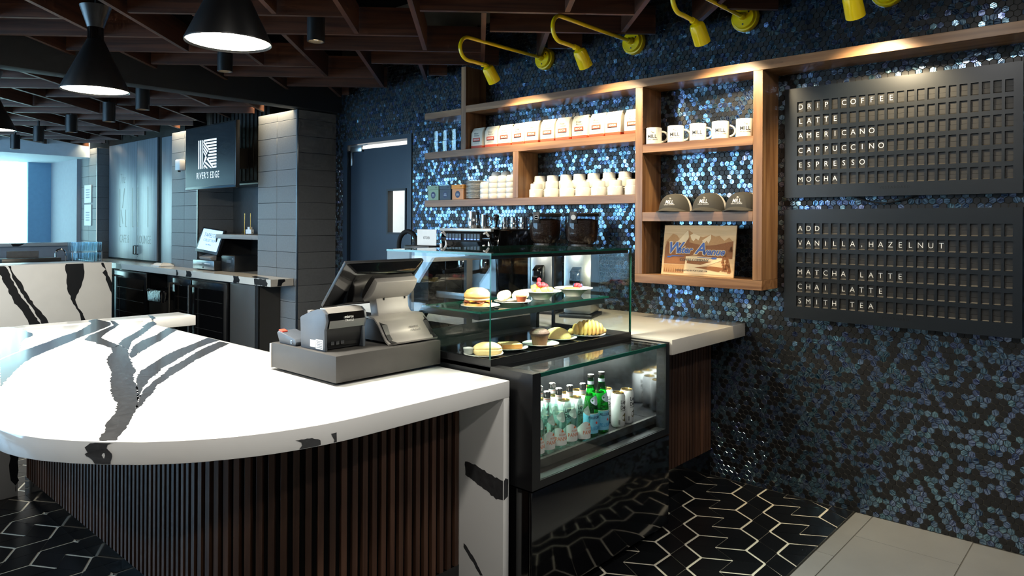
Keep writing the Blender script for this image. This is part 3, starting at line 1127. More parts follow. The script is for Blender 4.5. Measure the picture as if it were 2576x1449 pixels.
# sloping top glass of the drinks bay
mk('bay_top_pane', G().box(X0 + 0.045, X1 - 0.012, YF + 0.003, YU - 0.004, 0.884, 0.890), M['glass'], case)
mk('top_rail', G().box(X0, X0 + 0.045, YF, YU, 0.889, 0.893), BM, case)
mk('top_rail', G().box(X1 - 0.012, X1, YF, YU, 0.889, 0.893), BM, case)
mk('top_edge', G().box(X0 + 0.045, X1 - 0.034, YF, YF + 0.006, 0.876, 0.891), M['glass_edge'], case)
# deck of the pastry section
mk('pastry_deck', G().box(X0, X1, YU, YB, 0.872, 0.893), BM, case, bevel=0.002)
rl = G().box(X0, X1, YU, YU + 0.012, 0.893, 0.918).box(X0, X0 + 0.012, YU + 0.012, 2.41, 0.893, 0.918)
rl.box(X1 - 0.012, X1, YU + 0.012, 2.41, 0.893, 0.918)
mk('deck_rail', rl, BM, case)
mk('deck_tray', G().box(X0 + 0.014, X1 - 0.014, YU + 0.014, 2.40, 0.893, 0.904), BG, case)


def pane(name, x0, x1, y0, y1, z0, z1, thin, parent=case, m=None):
    """glass sheet whose narrow faces are green"""
    gg = G().box(x0, x1, y0, y1, z0, z1)
    faces = {'x': (4, 5), 'y': (2, 3), 'z': (0, 1)}[thin]
    gg.m = [0 if i in faces else 1 for i in range(6)]
    return mk(name, gg, [m or M['glass'], M['glass_edge']], parent)


pane('front_pane', X0, X1, YU, YU + 0.008, 0.918, 1.327, 'y')
pane('side_pane', X0, X0 + 0.008, YU + 0.008, 2.41, 0.918, 1.327, 'x')
pane('side_pane', X1 - 0.008, X1, YU + 0.008, 2.41, 0.918, 1.327, 'x')
pane('top_pane', X0, X1, YU, 2.58, 1.327, 1.336, 'z')
mk('top_frame', G().box(X0 + 0.01, X1 - 0.01, YU + 0.012, YU + 0.03, 1.312, 1.326)
   .box(X0 + 0.01, X0 + 0.03, YU + 0.03, 2.41, 1.312, 1.326).box(X1 - 0.03, X1 - 0.01, YU + 0.03, 2.41, 1.312, 1.326), BM, case)
mk('rear_post', G().box(X0, X0 + 0.014, 2.405, 2.42, 0.893, 1.327), BM, case)
mk('rear_post', G().box(X1 - 0.014, X1, 2.405, 2.42, 0.893, 1.327), BM, case)
mk('rear_housing', G().box(X0 + 0.002, X0 + 0.012, 2.42, 2.578, 0.893, 1.327), M['dark_steel'], case)
rd = G().box(X0 + 0.014, X1 - 0.014, 2.55, 2.57, 1.27, 1.326).box(X0 + 0.014, X1 - 0.014, 2.55, 2.57, 0.893, 0.95)
rd.box(2.50, 2.54, 2.55, 2.57, 0.95, 1.27)
mk('rear_frame', rd, BM, case)
pane('rear_door', X0 + 0.02, 2.51, 2.552, 2.558, 0.95, 1.27, 'y', m=M['smoke_glass'])
pane('rear_door', 2.53, X1 - 0.02, 2.562, 2.568, 0.95, 1.27, 'y', m=M['smoke_glass'])
gs = pane('glass_shelf', X0 + 0.02, 2.945, 2.0, 2.36, 1.090, 1.098, 'z', m=M['shelf_glass'])
mk('shelf_bracket', G().box(X0 + 0.03, 2.94, 2.022, 2.05, 1.062, 1.089), BM, gs)
for x in (X0 + 0.05, 2.90):
    mk('shelf_post', G().slab([(2.03, 1.062), (2.36, 1.062), (2.42, 0.98), (2.42, 0.905), (2.46, 0.905), (2.46, 1.0), (2.38, 1.089), (2.03, 1.089)], 'x', x - 0.012, x + 0.012), BM, gs)
# the case's own strip lights: one under the top glass, one over the drinks
mk('light_strip', G().box(X0 + 0.05, X1 - 0.05, YU + 0.032, YU + 0.05, 1.316, 1.326), M['lamp_small'], case)
area('case_light', (2.525, YU + 0.05, 1.312), (radians(14), 0, 0), 0.9, 0.03, 22, (1.0, 0.92, 0.74))
mk('light_strip', G().box(X0 + 0.06, X1 - 0.05, 2.18, 2.197, 0.845, 0.857), M['lamp_small'], case)
area('bay_light', (2.52, 1.96, 0.862), (0, 0, 0), 0.9, 0.12, 12, (0.92, 1.0, 0.95))

# ------------------------------------------------------------------ walnut wall shelf
XS, XBK = 3.645, XW - 0.005
sh = thing('wall_shelf', 'walnut open shelf unit fixed to the hexagon tiled wall', 'shelf', (3.75, 2.4, 1.11))


def board_y(name, y0, y1, z0, z1):
    return mk(name, G().box(XS, XBK, y0, y1, z0, z1), M['shelf_y'], sh, bevel=0.0012, seg=1)


def board_z(y0, y1, z0, z1):
    return mk('upright', G().box(XS, XBK, y0, y1, z0, z1), M['shelf_z'], sh, bevel=0.0012, seg=1)


board_y('top_beam', -0.45, 3.736, 2.266, 2.316)
board_y('top_beam', 3.786, 4.190, 2.254, 2.302)
board_z(3.736, 3.786, 1.999, 2.604)
board_z(2.243, 2.293, 1.162, 2.266)
board_z(1.519, 1.570, 1.162, 2.266)
board_z(3.222, 3.272, 1.632, 1.949)
board_y('shelf_board', 1.570, 2.243, 1.876, 1.925)
board_y('shelf_board', 1.570, 2.243, 1.473, 1.526)
board_y('shelf_board', 1.519, 2.293, 1.110, 1.162)
board_y('shelf_board', 2.293, 4.190, 1.949, 1.999)
board_y('shelf_board', 2.293, 4.188, 1.581, 1.632)

# ------------------------------------------------------------------ split-flap menu boards
YL, YR = 1.462, 0.422
flap_me = mesh_of(G().box(3.8095, 3.8135, -0.0145, 0.0145, -0.0005, 0.0265)
                  .box(3.8085, 3.8130, -0.0145, 0.0145, -0.0225, -0.0015)
                  .add([(3.8085, -0.0145, -0.0225), (3.8085, 0.0145, -0.0225), (3.8040, 0.0145, -0.0275), (3.8040, -0.0145, -0.0275)],
                       [(0, 1, 2, 3)]), 'flap', mats=[M['flap']])
_lm = {}


def letter_mesh(ch):
    if ch not in _lm:
        gg = G()
        put(gg, text_geo(ch, 0.0385, 0.92, 0, -0.010, 0.0003), (0, 0, -0.014), FX)
        _lm[ch] = mesh_of(gg, 'letter', mats=[M['letter']])
    return _lm[ch]


def menu(zt, zb, lines, label):
    root = thing('menu_board', label, 'menu board', (3.83, (YL + YR) / 2, zb))
    mk('housing', G().box(3.816, XW - 0.005, YR, YL, zb, zt), M['board'], root)
    Y = [YL]
    for c in range(22):
        yl = 1.397 - 0.0433 * c
        Y += [yl, yl - 0.031]
    Y.append(YR)
    Z = [zt]
    for r in range(6):
        z = zt - 0.0735 - 0.0764 * r
        Z += [z, z - 0.056]
    Z.append(zb)
    gg = G()
    for a in range(len(Y) - 1):
        for b in range(len(Z) - 1):
            y1, y0, z1, z0 = Y[a], Y[a + 1], Z[b], Z[b + 1]
            if a % 2 == 1 and b % 2 == 1:
                gg.add([(3.80, y0, z0), (3.816, y0, z0), (3.816, y1, z0), (3.80, y1, z0),
                        (3.80, y0, z1), (3.816, y0, z1), (3.816, y1, z1), (3.80, y1, z1)],
                       [(0, 3, 2, 1), (4, 5, 6, 7), (0, 1, 5, 4), (3, 7, 6, 2)])
            else:
                gg.add([(3.80, y0, z0), (3.80, y1, z0), (3.80, y1, z1), (3.80, y0, z1)], [(0, 1, 2, 3)])
    gg.add([(3.80, YR, zb), (3.816, YR, zb), (3.816, YL, zb), (3.80, YL, zb), (3.80, YR, zt), (3.816, YR, zt), (3.816, YL, zt), (3.80, YL, zt)],
           [(0, 3, 2, 1), (4, 5, 6, 7), (0, 1, 5, 4), (3, 7, 6, 2)])
    me = bpy.data.meshes.new('face_plate')
    me.from_pydata(gg.v, [], gg.f)
    me.materials.append(M['board'])
    link('face_plate', me, root)
    for r in range(6):
        for c in range(22):
            y = 1.397 - 0.0433 * c - 0.0155
            z = zt - 0.0735 - 0.0764 * r - 0.028
            fo = link('flap', flap_me, root, loc=(0.0, y, z))
            ch = lines[r][c] if c < len(lines[r]) else ' '
            if ch != ' ':
                link('letter', letter_mesh(ch), fo, loc=(3.8078, y, z + (0.003 if ch != ',' else 0.004)))
    tg = G()
    put(tg, text_geo('VESTABOARD', 0.017, 1.0, 0, -0.01, 0.0003, space=1.35), (3.7998, 0.93, zb + 0.036), FX)
    mk('maker_name', tg, M['black_matte'], root)
    return root


menu(2.176, 1.599, ['DRIP COFFEE', 'LATTE', 'AMERICANO', 'CAPPUCCINO', 'ESPRESSO', 'MOCHA'],
     'upper split-flap menu board listing drip coffee to mocha')
b2 = menu(1.537, 0.962, ['ADD', 'VANILLA,HAZELNUT', '', 'MATCHA LATTE', 'CHAI LATTE', 'SMITH TEA'],
          'lower split-flap menu board listing add-ons and teas')
pts = [(3.84, 1.13 - 0.02 * k, 1.60 - 0.035 * sin(pi * k / 14)) for k in range(15)]
tag(mk('cable', G().tube(pts, 0.0035, 8), M['rubber'], smooth=True), 'black cable drooping between the two menu boards', 'cable')

# ------------------------------------------------------------------ yellow gooseneck wall lamps
WARM = (1.0, 0.80, 0.50)


def gooseneck(label):
    t = thing('wall_lamp', label, 'lamp', group='yellow gooseneck lamps above the shelf')
    g = G()
    My = Matrix.Rotation(radians(-90), 4, 'Y')
    g.lathe([(0.078, 0.0), (0.078, 0.022), (0.074, 0.030), (0.066, 0.031), (0.064, 0.042), (0.060, 0.047), (0.022, 0.049), (0.020, 0.075), (0.014, 0.082), (0.0, 0.082)], 32, (0, 0, 0), 0, My)
    cn = mk('canopy', g, M['yellow'], t, smooth=True, local=True)
    for a in range(3):
        q = a * 2 * pi / 3 + 0.5
        mk('screw', G().lathe([(0.005, 0), (0.005, 0.003), (0, 0.003)], 8, (-0.047, 0.042 * cos(q), 0.042 * sin(q)), 0, My), M['clip'], cn, local=True)
    path = [(-0.075, 0, 0.0), (-0.3, 0, 0.0), (-0.72, 0, 0.0), (-0.757, 0, 0.0)]
    for k in range(1, 13):
        a = pi / 2 + pi * k / 12
        path.append((-0.757 + 0.071 * cos(a), 0, -0.071 + 0.071 * sin(a)))
    path += [(-0.70, 0, -0.142), (-0.605, 0, -0.146)]
    mk('arm', G().tube(path, 0.0115, 12), M['yellow'], t, smooth=True, local=True)
    g = G()
    g.tube([(-0.632, 0, -0.146), (-0.60, 0, -0.148)], 0.016, 12)
    g.ball((-0.592, 0, -0.152), 0.017, 10, 8)
    mk('knuckle', g, M['yellow'], t, smooth=True, local=True)
    d = Vector((0.62, 0, -0.78)).normalized()
    R = d.to_track_quat('Z', 'Y').to_matrix().to_4x4()
    hp = [(0.0, -0.002), (0.02, 0.0), (0.034, 0.008), (0.039, 0.022), (0.041, 0.085), (0.0415, 0.112), (0.037, 0.112), (0.036, 0.075), (0.0, 0.075)]
    hd = mk('shade', G().lathe(hp, 24, (-0.590, 0, -0.150), 0, R), M['yellow'], t, smooth=True, local=True)
    mk('bulb', G().lathe([(0.034, 0.088), (0.034, 0.090), (0.0, 0.090)], 20, (-0.590, 0, -0.150), 0, R), M['lamp_small'], hd, local=True)
    return t


L0 = gooseneck('yellow gooseneck wall lamp furthest from the menu boards')
L0.location = (XW - 0.004, 3.158, 2.607)
dup(L0, (XW - 0.004, 2.434, 2.600), label='yellow gooseneck wall lamp second from the far end, above the coffee bags')
dup(L0, (XW - 0.004, 1.705, 2.615), label='yellow gooseneck wall lamp above the white printed mugs')
dup(L0, (XW - 0.004, 0.975, 2.610), label='yellow gooseneck wall lamp above the menu boards, cut by the top of the picture')
for y in (3.158, 2.434, 1.705, 0.975):
    d = Vector((0.62, 0, -0.78)).normalized()
    p = Vector((XW - 0.594, y, 2.457)) + d * 0.118
    spot('gooseneck_light', p, p + d, 60, WARM, radians(95), 0.6, 0.035)

# ------------------------------------------------------------------ black double-cone pendants
PCOL = (1.0, 0.95, 0.84)


def pendant(label):
    t = thing('pendant_lamp', label, 'lamp', group='black cone pendants over the counter')
    outer = [(0.150, 0.0), (0.151, 0.006), (0.040, 0.243), (0.037, 0.250)]
    g = G().lathe(outer + [(0.030, 0.250), (0.146, 0.004)], 48)
    g.f = [f for f in g.f if len(f) == 4]
    n = 48
    g.f += [(5 * n + k, 5 * n + (k + 1) % n, (k + 1) % n, k) for k in range(n)]
    g.m = [0] * len(g.f)
    cone = mk('shade', g, M['black_metal'], t, smooth=True, local=True)
    mk('diffuser', G().lathe([(0.0, 0.010), (0.1445, 0.008), (0.1445, 0.011), (0.0, 0.013)], 40), M['lamp_inside'], cone, local=True)
    mk('neck', G().lathe([(0.036, 0.2505), (0.036, 0.308)], 32), M['black_gloss'], t, smooth=True, local=True)
    mk('crown', G().lathe([(0.036, 0.3085), (0.070, 0.412), (0.066, 0.412), (0.0, 0.39)], 32), M['black_metal'], t, smooth=True, local=True)
    mk('cord', G().lathe([(0.004, 0.39), (0.004, 1.20)], 8), M['rubber'], t, local=True)
    return t


P0 = pendant('large black cone pendant nearest the viewer, cut by the top of the picture')
P0.location = (1.24, 2.51, 2.105)
dup(P0, (1.222, 3.832, 2.088), label='black double-cone pendant hanging whole over the counter')
dup(P0, (1.262, 6.02, 2.09), label='black cone pendant at the left edge of the picture')
for p in ((1.24, 2.51, 2.10), (1.222, 3.832, 2.083), (1.262, 6.02, 2.085)):
    l = bpy.data.lights.new('pendant_light', 'AREA')
    l.shape, l.size, l.energy, l.color = 'DISK', 0.27, 45, PCOL
    o = bpy.data.objects.new('pendant_light', l)
    o.location = p
    COL.objects.link(o)

# ------------------------------------------------------------------ black cylinder downlights


def downlight(label):
    t = thing('cylinder_downlight', label, 'lamp', group='black cylinder downlights')
    g = G().lathe([(0.044, 0.0), (0.05, 0.0), (0.05, 0.165), (0.0, 0.165)], 32)
    g.lathe([(0.044, 0.0), (0.042, 0.03)], 32)
    g.f = [f for f in g.f if len(f) == 4 or max(f) < 130 and min(f) >= 96]
    g.m = [0] * len(g.f)
    b = mk('housing', g, M['black_metal'], t, smooth=True, local=True)
    mk('lens', G().lathe([(0.0, 0.02), (0.0425, 0.02), (0.0425, 0.024), (0.0, 0.024)], 24), M['lamp_small'], b, local=True)
    mk('stem', G().lathe([(0.012, 0.165), (0.012, 0.90)], 10), M['black_metal'], t, local=True)
    return t


D0 = downlight('black cylinder downlight with a glowing face, nearest the tiled wall lamps')
D0.location = (2.286, 3.575, 2.493)
cyl = [((2.312, 4.728, 2.487), 'black cylinder downlight just in front of the charcoal beam, below the large pendant'),
       ((2.219, 5.90, 2.336), 'first black cylinder downlight beyond the charcoal beam'),
       ((2.264, 6.756, 2.326), 'second black cylinder downlight beyond the charcoal beam'),
       ((2.271, 7.765, 2.317), 'third black cylinder downlight beyond the charcoal beam'),
       ((2.280, 8.862, 2.306), 'fourth black cylinder downlight beyond the charcoal beam'),
       ((2.301, 9.855, 2.298), 'furthest black cylinder downlight, at the left edge of the picture')]
for p, lb in cyl:
    dup(D0, p, label=lb)
for p in ((2.286, 3.575, 2.505), (2.312, 4.728, 2.50), (2.264, 6.756, 2.34), (2.28, 8.862, 2.32)):
    spot('downlight', p, (p[0], p[1], 0), 30, (1.0, 0.86, 0.66), radians(75), 0.6, 0.04)

# ------------------------------------------------------------------ blue kitchen door
door = struct(mk('door_1', G().box(3.885, 3.925, 4.652, 4.690, 0.012, 2.122).box(3.885, 3.925, 4.948, 5.492, 0.012, 2.122)
                 .box(3.885, 3.925, 4.690, 4.948, 0.012, 1.361).box(3.885, 3.925, 4.690, 4.948, 1.752, 2.122), M['door_blue']),
              'dark blue kitchen door with a narrow lit window')
fr = G()
fr.box(XW - 0.012, XW + 0.10, 4.590, 4.647, 0, 2.205).box(XW - 0.012, XW + 0.10, 5.497, 5.560, 0, 2.205).box(XW - 0.012, XW + 0.10, 4.647, 5.497, 2.168, 2.205)
mk('door_frame', fr, M['door_blue'], door)
wf_ = G()
for (a, b, c, d_) in ((4.690, 4.702, 1.361, 1.752), (4.930, 4.948, 1.361, 1.752), (4.702, 4.930, 1.361, 1.376), (4.702, 4.930, 1.735, 1.752)):
    wf_.box(3.872, 3.93, a, b, c, d_)
mk('vision_frame', wf_, M['black_metal'], door)
mk('vision_pane', G().box(3.903, 3.907, 4.702, 4.930, 1.376, 1.735), M['glass'], door)
cl = mk('door_closer', G().box(3.862, 3.884, 5.30, 5.47, 2.10, 2.16), M['steel'], door, bevel=0.004)
mk('closer_arm', G().box(3.855, 3.862, 5.20, 5.46, 2.150, 2.158), M['steel'], cl)
mk('hinge', G().box(3.872, 3.886, 5.455, 5.485, 1.98, 2.10), M['steel'], door, bevel=0.002)
# the lit kitchen behind the door
kg = G()
kg.box(5.2, 5.25, 4.0, 6.3, 0, 2.9).box(3.985, 5.25, 3.95, 4.0, 0, 2.9).box(3.985, 5.25, 6.3, 6.35, 0, 2.9).box(3.985, 5.25, 3.95, 6.35, 2.9, 2.95)
struct(mk('wall_kitchen', kg, M['white_paint']), 'white kitchen wall seen through the door window')
area('kitchen_light', (4.6, 5.1, 2.85), (0, 0, 0), 0.8, 1.2, 60, (1.0, 0.98, 0.92))

# ------------------------------------------------------------------ things on the shelf


def loft(levels, seg=5):
    """stack of rounded rectangles (z, half depth x, half width y, corner radius)"""
    g = G()
    n = 4 * (seg + 1)
    v = []
    for z, hx, hy, r in levels:
        r = min(r, hx * 0.99, hy * 0.99)
        for q, (sx, sy) in enumerate(((1, 1), (-1, 1), (-1, -1), (1, -1))):
            for k in range(seg + 1):
                a = q * pi / 2 + k / seg * pi / 2
                v.append((sx * (hx - r) + r * cos(a), sy * (hy - r) + r * sin(a), z))
    f = []
    for i in range(len(levels) - 1):
        for k in range(n):
            k2 = (k + 1) % n
            f.append((i * n + k, i * n + k2, (i + 1) * n + k2, (i + 1) * n + k))
    f.append(tuple(range(n - 1, -1, -1)))
    f.append(tuple((len(levels) - 1) * n + k for k in range(n)))
    return g.add(v, f)


def plate_x(x, y0, y1, z0, z1, t=0.0006):
    return G().box(x - t, x, y0, y1, z0, z1)


def coffee_bag(label):
    t = thing('coffee_bag', label, 'coffee bag', group='white coffee bags on the upper shelf')
    bd = mk('pouch', loft([(0.0, 0.036, 0.056, 0.004), (0.01, 0.038, 0.058, 0.006), (0.06, 0.039, 0.059, 0.008), (0.115, 0.036, 0.0585, 0.008),
                           (0.140, 0.022, 0.057, 0.006), (0.155, 0.008, 0.056, 0.003), (0.1555, 0.003, 0.055, 0.002)]), M['bag_white'], t, smooth=True, local=True)
    g = loft([(0.0, 0.0366, 0.0566, 0.004), (0.01, 0.0388, 0.0588, 0.006), (0.021, 0.0390, 0.0590, 0.006)])
    for k in range(20):
        y = -0.055 + k * 0.0055
        g.add([(-0.0391, y, 0.021), (-0.0391, y + 0.0055, 0.021), (-0.0391, y + 0.00275, 0.0245)], [(0, 2, 1)])
    mk('red_base', g, M['bag_red'], t, local=True)
    lb = mk('red_label', plate_x(-0.0392, -0.036, 0.036, 0.052, 0.079), M['bag_red'], bd, local=True)
    mk('dark_strip', plate_x(-0.0394, -0.036, 0.036, 0.050, 0.0555), M['ink'], bd, local=True)
    g = G()
    put(g, text_geo('BOXCAR', 0.0165, 0.8, 0, 0.012, 0.0004), (-0.0399, 0, 0.0605), FX)
    mk('label_name', g, M['letter'], bd, local=True)
    g = G()
    put(g, text_geo('Water', 0.019, 0.9, 0.35, -0.012, 0.0004), (-0.0385, 0.004, 0.1045), FX)
    put(g, text_geo('Avenue', 0.019, 0.9, 0.35, -0.012, 0.0004), (-0.0393, -0.001, 0.0895), FX)
    mk('printed_name', g, M['ink'], bd, local=True)
    g = G()
    for k in range(3):
        g.box(-0.0396, -0.039, -0.028, 0.030 - 0.004 * k, 0.034 + 0.005 * k, 0.0358 + 0.005 * k)
    mk('small_print', g, M['bag_side'], bd, local=True)
    mk('tin_tie', G().tube([(-0.008, -0.0575, 0.146), (0.004, -0.0605, 0.141), (0.016, -0.0590, 0.136)], 0.0055, 8), M['clip'], t, smooth=True, local=True)
    return t


bag0 = coffee_bag('x')
rb = random.Random(5)
bys = [3.724, 3.586, 3.456, 3.323, 3.202, 3.064, 2.932, 2.797, 2.662, 2.540, 2.403]
for k, y in enumerate(bys):
    lb = '%s white and red coffee bag from the left on the upper shelf' % ORD[k]
    if k == 10:
        lb = 'white and red coffee bag touching the upright, right end of the row'
    p = (3.722 + rb.uniform(-0.004, 0.004), y - 0.0595, 1.9995)
    if k == 0:
        bag0.location = p
        bag0['label'] = lb
    else:
        dup(bag0, p, rb.uniform(-0.06, 0.06), lb)


def handle(g, R, z0, z1, out, ang, r=0.006, flat=1.0):
    c, s = cos(ang), sin(ang)
    pts = []
    for k in range(11):
        a = -pi / 2 + pi * k / 10
        rad = R - 0.003 + out * cos(a)
        zz = (z0 + z1) / 2 + (z1 - z0) / 2 * sin(a)
        pts.append((rad * c, rad * s, zz))
    return g.tube(pts, r, 8)


def mill_mug(label):
    t = thing('printed_mug', label, 'mug', group='white printed mugs on the shelf')
    R, H = 0.0465, 0.099
    g = G().lathe([(0.0, 0.0), (0.042, 0.0), (R, 0.004), (R, H - 0.003), (R - 0.002, H), (R - 0.005, H - 0.003), (R - 0.005, 0.008), (0.0, 0.006)], 40)
    b = mk('cup', g, M['white_ceramic'], t, smooth=True, local=True)
    yaw = pi + 0.30
    mk('handle', handle(G(), R, 0.016, 0.078, 0.036, yaw + 1.75, 0.0058), M['white_ceramic'], t, smooth=True, local=True)
    g = G()
    g.add(*wrap(text_geo('MILL', 0.031, 0.92, 0, 0.006, 0.0003), R + 0.0003, yaw, 0.036))
    g.add(*wrap(text_geo('The', 0.017, 0.8, 0.3, -0.012, 0.0003), R + 0.0003, yaw, 0.064))
    g.add(*wrap(text_geo('CAFE & LOUNGE', 0.0085, 0.95, 0, -0.005, 0.0003, space=1.1), R + 0.0003, yaw, 0.025))
    mk('print', g, M['ink'], b, local=True)
    return t


mm = mill_mug('x')
mys = [2.2015, 2.057, 1.9175, 1.7815, 1.641]
for k, y in enumerate(mys):
    lb = '%s white mug printed MILL from the left on the small shelf' % ORD[k] if k < 4 else 'white mug printed MILL at the right end, handle hidden by the upright'
    if k == 0:
        mm.location = (3.703, y, 1.9255)
        mm['label'] = lb
    else:
        dup(mm, (3.703, y, 1.9255), 0.04 * k, lb)


def dome(a, e, rx, ry, h):
    ce, se = cos(e), sin(e)
    ce2 = ce ** 0.72 if ce > 0 else 0
    return (rx * cos(a) * ce2, ry * sin(a) * ce2, h * se)


def cap(label):
    t = thing('baseball_cap', label, 'cap', group='dark trucker caps on the middle shelf')
    rx, ry, h = 0.098, 0.096, 0.108
    Fr, Bk = G(), G()
    NA, NE = 48, 12
    for i in range(NA):
        a0, a1 = 2 * pi * i / NA, 2 * pi * (i + 1) / NA
        frontp = abs((a0 + a1) / 2 - pi) < radians(82)
        gg = Fr if frontp else Bk
        for j in range(NE):
            e0, e1 = pi / 2 * j / NE, pi / 2 * (j + 1) / NE
            gg.add([dome(a0, e0, rx, ry, h), dome(a1, e0, rx, ry, h), dome(a1, e1, rx, ry, h), dome(a0, e1, rx, ry, h)], [(0, 1, 2, 3)])
    fp = mk('front_panel', Fr, M['cap_dark'], t, smooth=True, local=True)
    mk('mesh_back', Bk, M['cap_white'], t, smooth=True, local=True)
    g = G()
    n = 20
    for off, up in ((0.0, 0.0), (0.0, 0.003)):
        pass
    v = []
    for layer in (0.0, 0.0035):
        for k in range(n + 1):
            a = pi + radians(-78 + 156 * k / n)
            for r_ in range(5):
                q = r_ / 4
                ext = 0.072 * q * (cos((a - pi) * 1.05) ** 0.8 if abs(a - pi) < 1.45 else 0)
                x = cos(a) * rx * 0.97 - ext
                y = sin(a) * ry * 0.97
                z = 0.020 - 0.018 * q - 0.020 * (y / ry) ** 2 + layer + 0.002
                v.append((x, y, max(0.0006 + layer, z)))
    m_ = 5
    f = []
    N_ = (n + 1) * m_
    for L_ in (0, 1):
        for k in range(n):
            for r_ in range(m_ - 1):
                q = L_ * N_ + k * m_ + r_
                f.append((q, q + 1, q + m_ + 1, q + m_))
    for k in range(n):
        q = k * m_ + m_ - 1
        f.append((q, q + m_, q + m_ + N_, q + N_))
    g.add(v, f)
    mk('brim', g, M['cap_dark'], t, smooth=True, local=True)
    mk('button', G().ball((0, 0, h), 0.007, 10, 6, (1, 1, 0.5)), M['cap_dark'], t, smooth=True, local=True)
    g = G()

    def on_dome(geo, z0):
        v = []
        for x, y, z in geo[0]:
            zz = min(h * 0.97, z0 + y)
            e = math.asin(zz / h)
            a = pi + x / rx
            p = Vector(dome(a, e, rx + 0.0012 + z, ry + 0.0012 + z, h + 0.001))
            v.append(tuple(p))
        return v, geo[1]

    g.add(*on_dome(text_geo('MILL', 0.030, 0.95, 0, 0.008, 0.0003), 0.048))
    g.add(*on_dome(text_geo('The', 0.014, 0.8, 0.3, -0.005, 0.0003), 0.073))
    g.add(*on_dome(text_geo('CAFE & LOUNGE', 0.0085, 1.0, 0, 0, 0.0003, space=1.1), 0.039))
    mk('embroidery', g, M['letter'], fp, local=True)
    return t


c0 = cap('dark grey trucker cap printed MILL, leftmost of three on the shelf')
c0.location = (3.748, 2.082, 1.5262)
c0.rotation_euler = (0, 0, 0.10)
dup(c0, (3.748, 1.866, 1.5262), 0.06, 'dark grey trucker cap printed MILL, middle of three on the shelf')
dup(c0, (3.748, 1.668, 1.5262), 0.02, 'dark grey trucker cap printed MILL, partly hidden by the right upright')

# wooden coffee company sign leaning in the lowest compartment
sg = thing('wooden_sign', 'engraved wooden coffee sign with snowy mountains leaning in the shelf', 'sign', (3.70, 1.924, 1.1625))
SW, SH = 0.446, 0.290
lean = math.atan2(0.045, SH)
SR = Matrix.Rotation(lean, 3, 'Y') @ FX
SO = Vector((3.700, 1.924, 1.1635))


def sp(u, v, w=0.0):
    return tuple(SR @ Vector((u - SW / 2, v, w)) + SO)


def splate(name, polys, m, w, parent):
    g = G()
    for P in polys:
        flat_poly(g, [sp(u * SW, v * SH, w) for u, v in P])
    return mk(name, g, m, parent)


g = G()
g.add([sp(u, v, w) for w in (-0.009, 0.0) for u, v in ((0, 0), (SW, 0), (SW, SH), (0, SH))],
      [(3, 2, 1, 0), (4, 5, 6, 7), (0, 1, 5, 4), (1, 2, 6, 5), (2, 3, 7, 6), (3, 0, 4, 7)])
pb = mk('panel', g, M['sign_wood'], sg)
splate('engraved_hills', [[(.03, .66), (.13, .83), (.19, .80), (.24, .70), (.33, .90), (.345, .91), (.46, .80), (.56, .765), (.665, .82), (.73, .78), (.78, .80), (.85, .70), (.91, .77), (.97, .68), (.97, .55), (.03, .55)]], M['sign_mid'], 0.0004, pb)
splate('engraved_snow', [[(.20, .66), (.345, .91), (.36, .78), (.35, .66), (.32, .62), (.29, .66), (.25, .64)], [(.38, .80), (.42, .84), (.52, .78), (.50, .70), (.46, .74), (.43, .68), (.40, .72)],
                         [(.55, .70), (.665, .82), (.67, .74), (.64, .64), (.61, .70), (.58, .62)]], M['sign_snow'], 0.0006, pb)
splate('engraved_slopes', [[(.03, .55), (.06, .68), (.10, .62), (.20, .67), (.30, .62), (.37, .76), (.375, .66), (.5, .62), (.62, .60), (.75, .62), (.86, .66), (.97, .70), (.97, .36), (.62, .38), (.45, .40), (.35, .38), (.33, .22), (.03, .22)]], M['sign_burn'], 0.0008, pb)
splate('engraved_field', [[(.03, .21), (.32, .21), (.32, .04), (.03, .04)]], M['sign_mid'], 0.0010, pb)
splate('engraved_water', [[(.34, .38), (.62, .37), (.90, .36), (.80, .30), (.62, .20), (.50, .16), (.97, .04), (.33, .04)]], M['sign_snow'], 0.0012, pb)
splate('engraved_banks', [[(.36, .30), (.70, .29), (.55, .22), (.36, .24)], [(.47, .17), (.62, .14), (.80, .10), (.88, .18), (.70, .20)]], M['sign_burn'], 0.0014, pb)
tr = []
rt = random.Random(4)
for k in range(26):
    u = 0.84 + rt.random() * 0.12
    v = 0.06 + rt.random() * 0.52
    tr.append([(u - .022, v), (u + .022, v), (u, v + .13)])
for k in range(9):
    u = .045 + k * .033
    tr.append([(u - .010, .06), (u + .010, .06), (u, .15)])
splate('engraved_trees', tr, M['sign_burn'], 0.0016, pb)
for nm, thin, mtl, w in (('name_outline', 0.075, 'sign_snow', 0.0018), ('name', 0.028, 'sign_blue', 0.0024)):
    g = G()
    for s_, u, v_, sz in (('W', .165, .445, .088), ('ater', .315, .445, .056), ('A', .535, .44, .088), ('venue', .715, .42, .056)):
        ge = text_geo(s_, sz, 0.98, 0.32, thin, 0.0005)
        g.add([sp(u * SW + x, v_ * SH + y, w + z) for x, y, z in ge[0]], ge[1])
    mk(nm, g, M[mtl], pb)
splate('paddles', [[(.075, .375), (.12, .375), (.14, .39), (.31, .385), (.31, .378), (.14, .37), (.12, .345), (.075, .345)],
                   [(.50, .37), (.69, .362), (.71, .375), (.765, .375), (.765, .34), (.71, .335), (.69, .353), (.50, .362)]], M['sign_blue'], 0.0022, pb)
g = G()
for s_, u, v_, sz in (('COFFEE COMPANY', .46, .285, .021), ('HANDCRAFTED IN PORTLAND, OR', .43, .085, .0125)):
    ge = text_geo(s_, sz, 1.0, 0, 0.0, 0.0005)
    g.add([sp(u * SW + x, v_ * SH + y, 0.0022 + z) for x, y, z in ge[0]], ge[1])
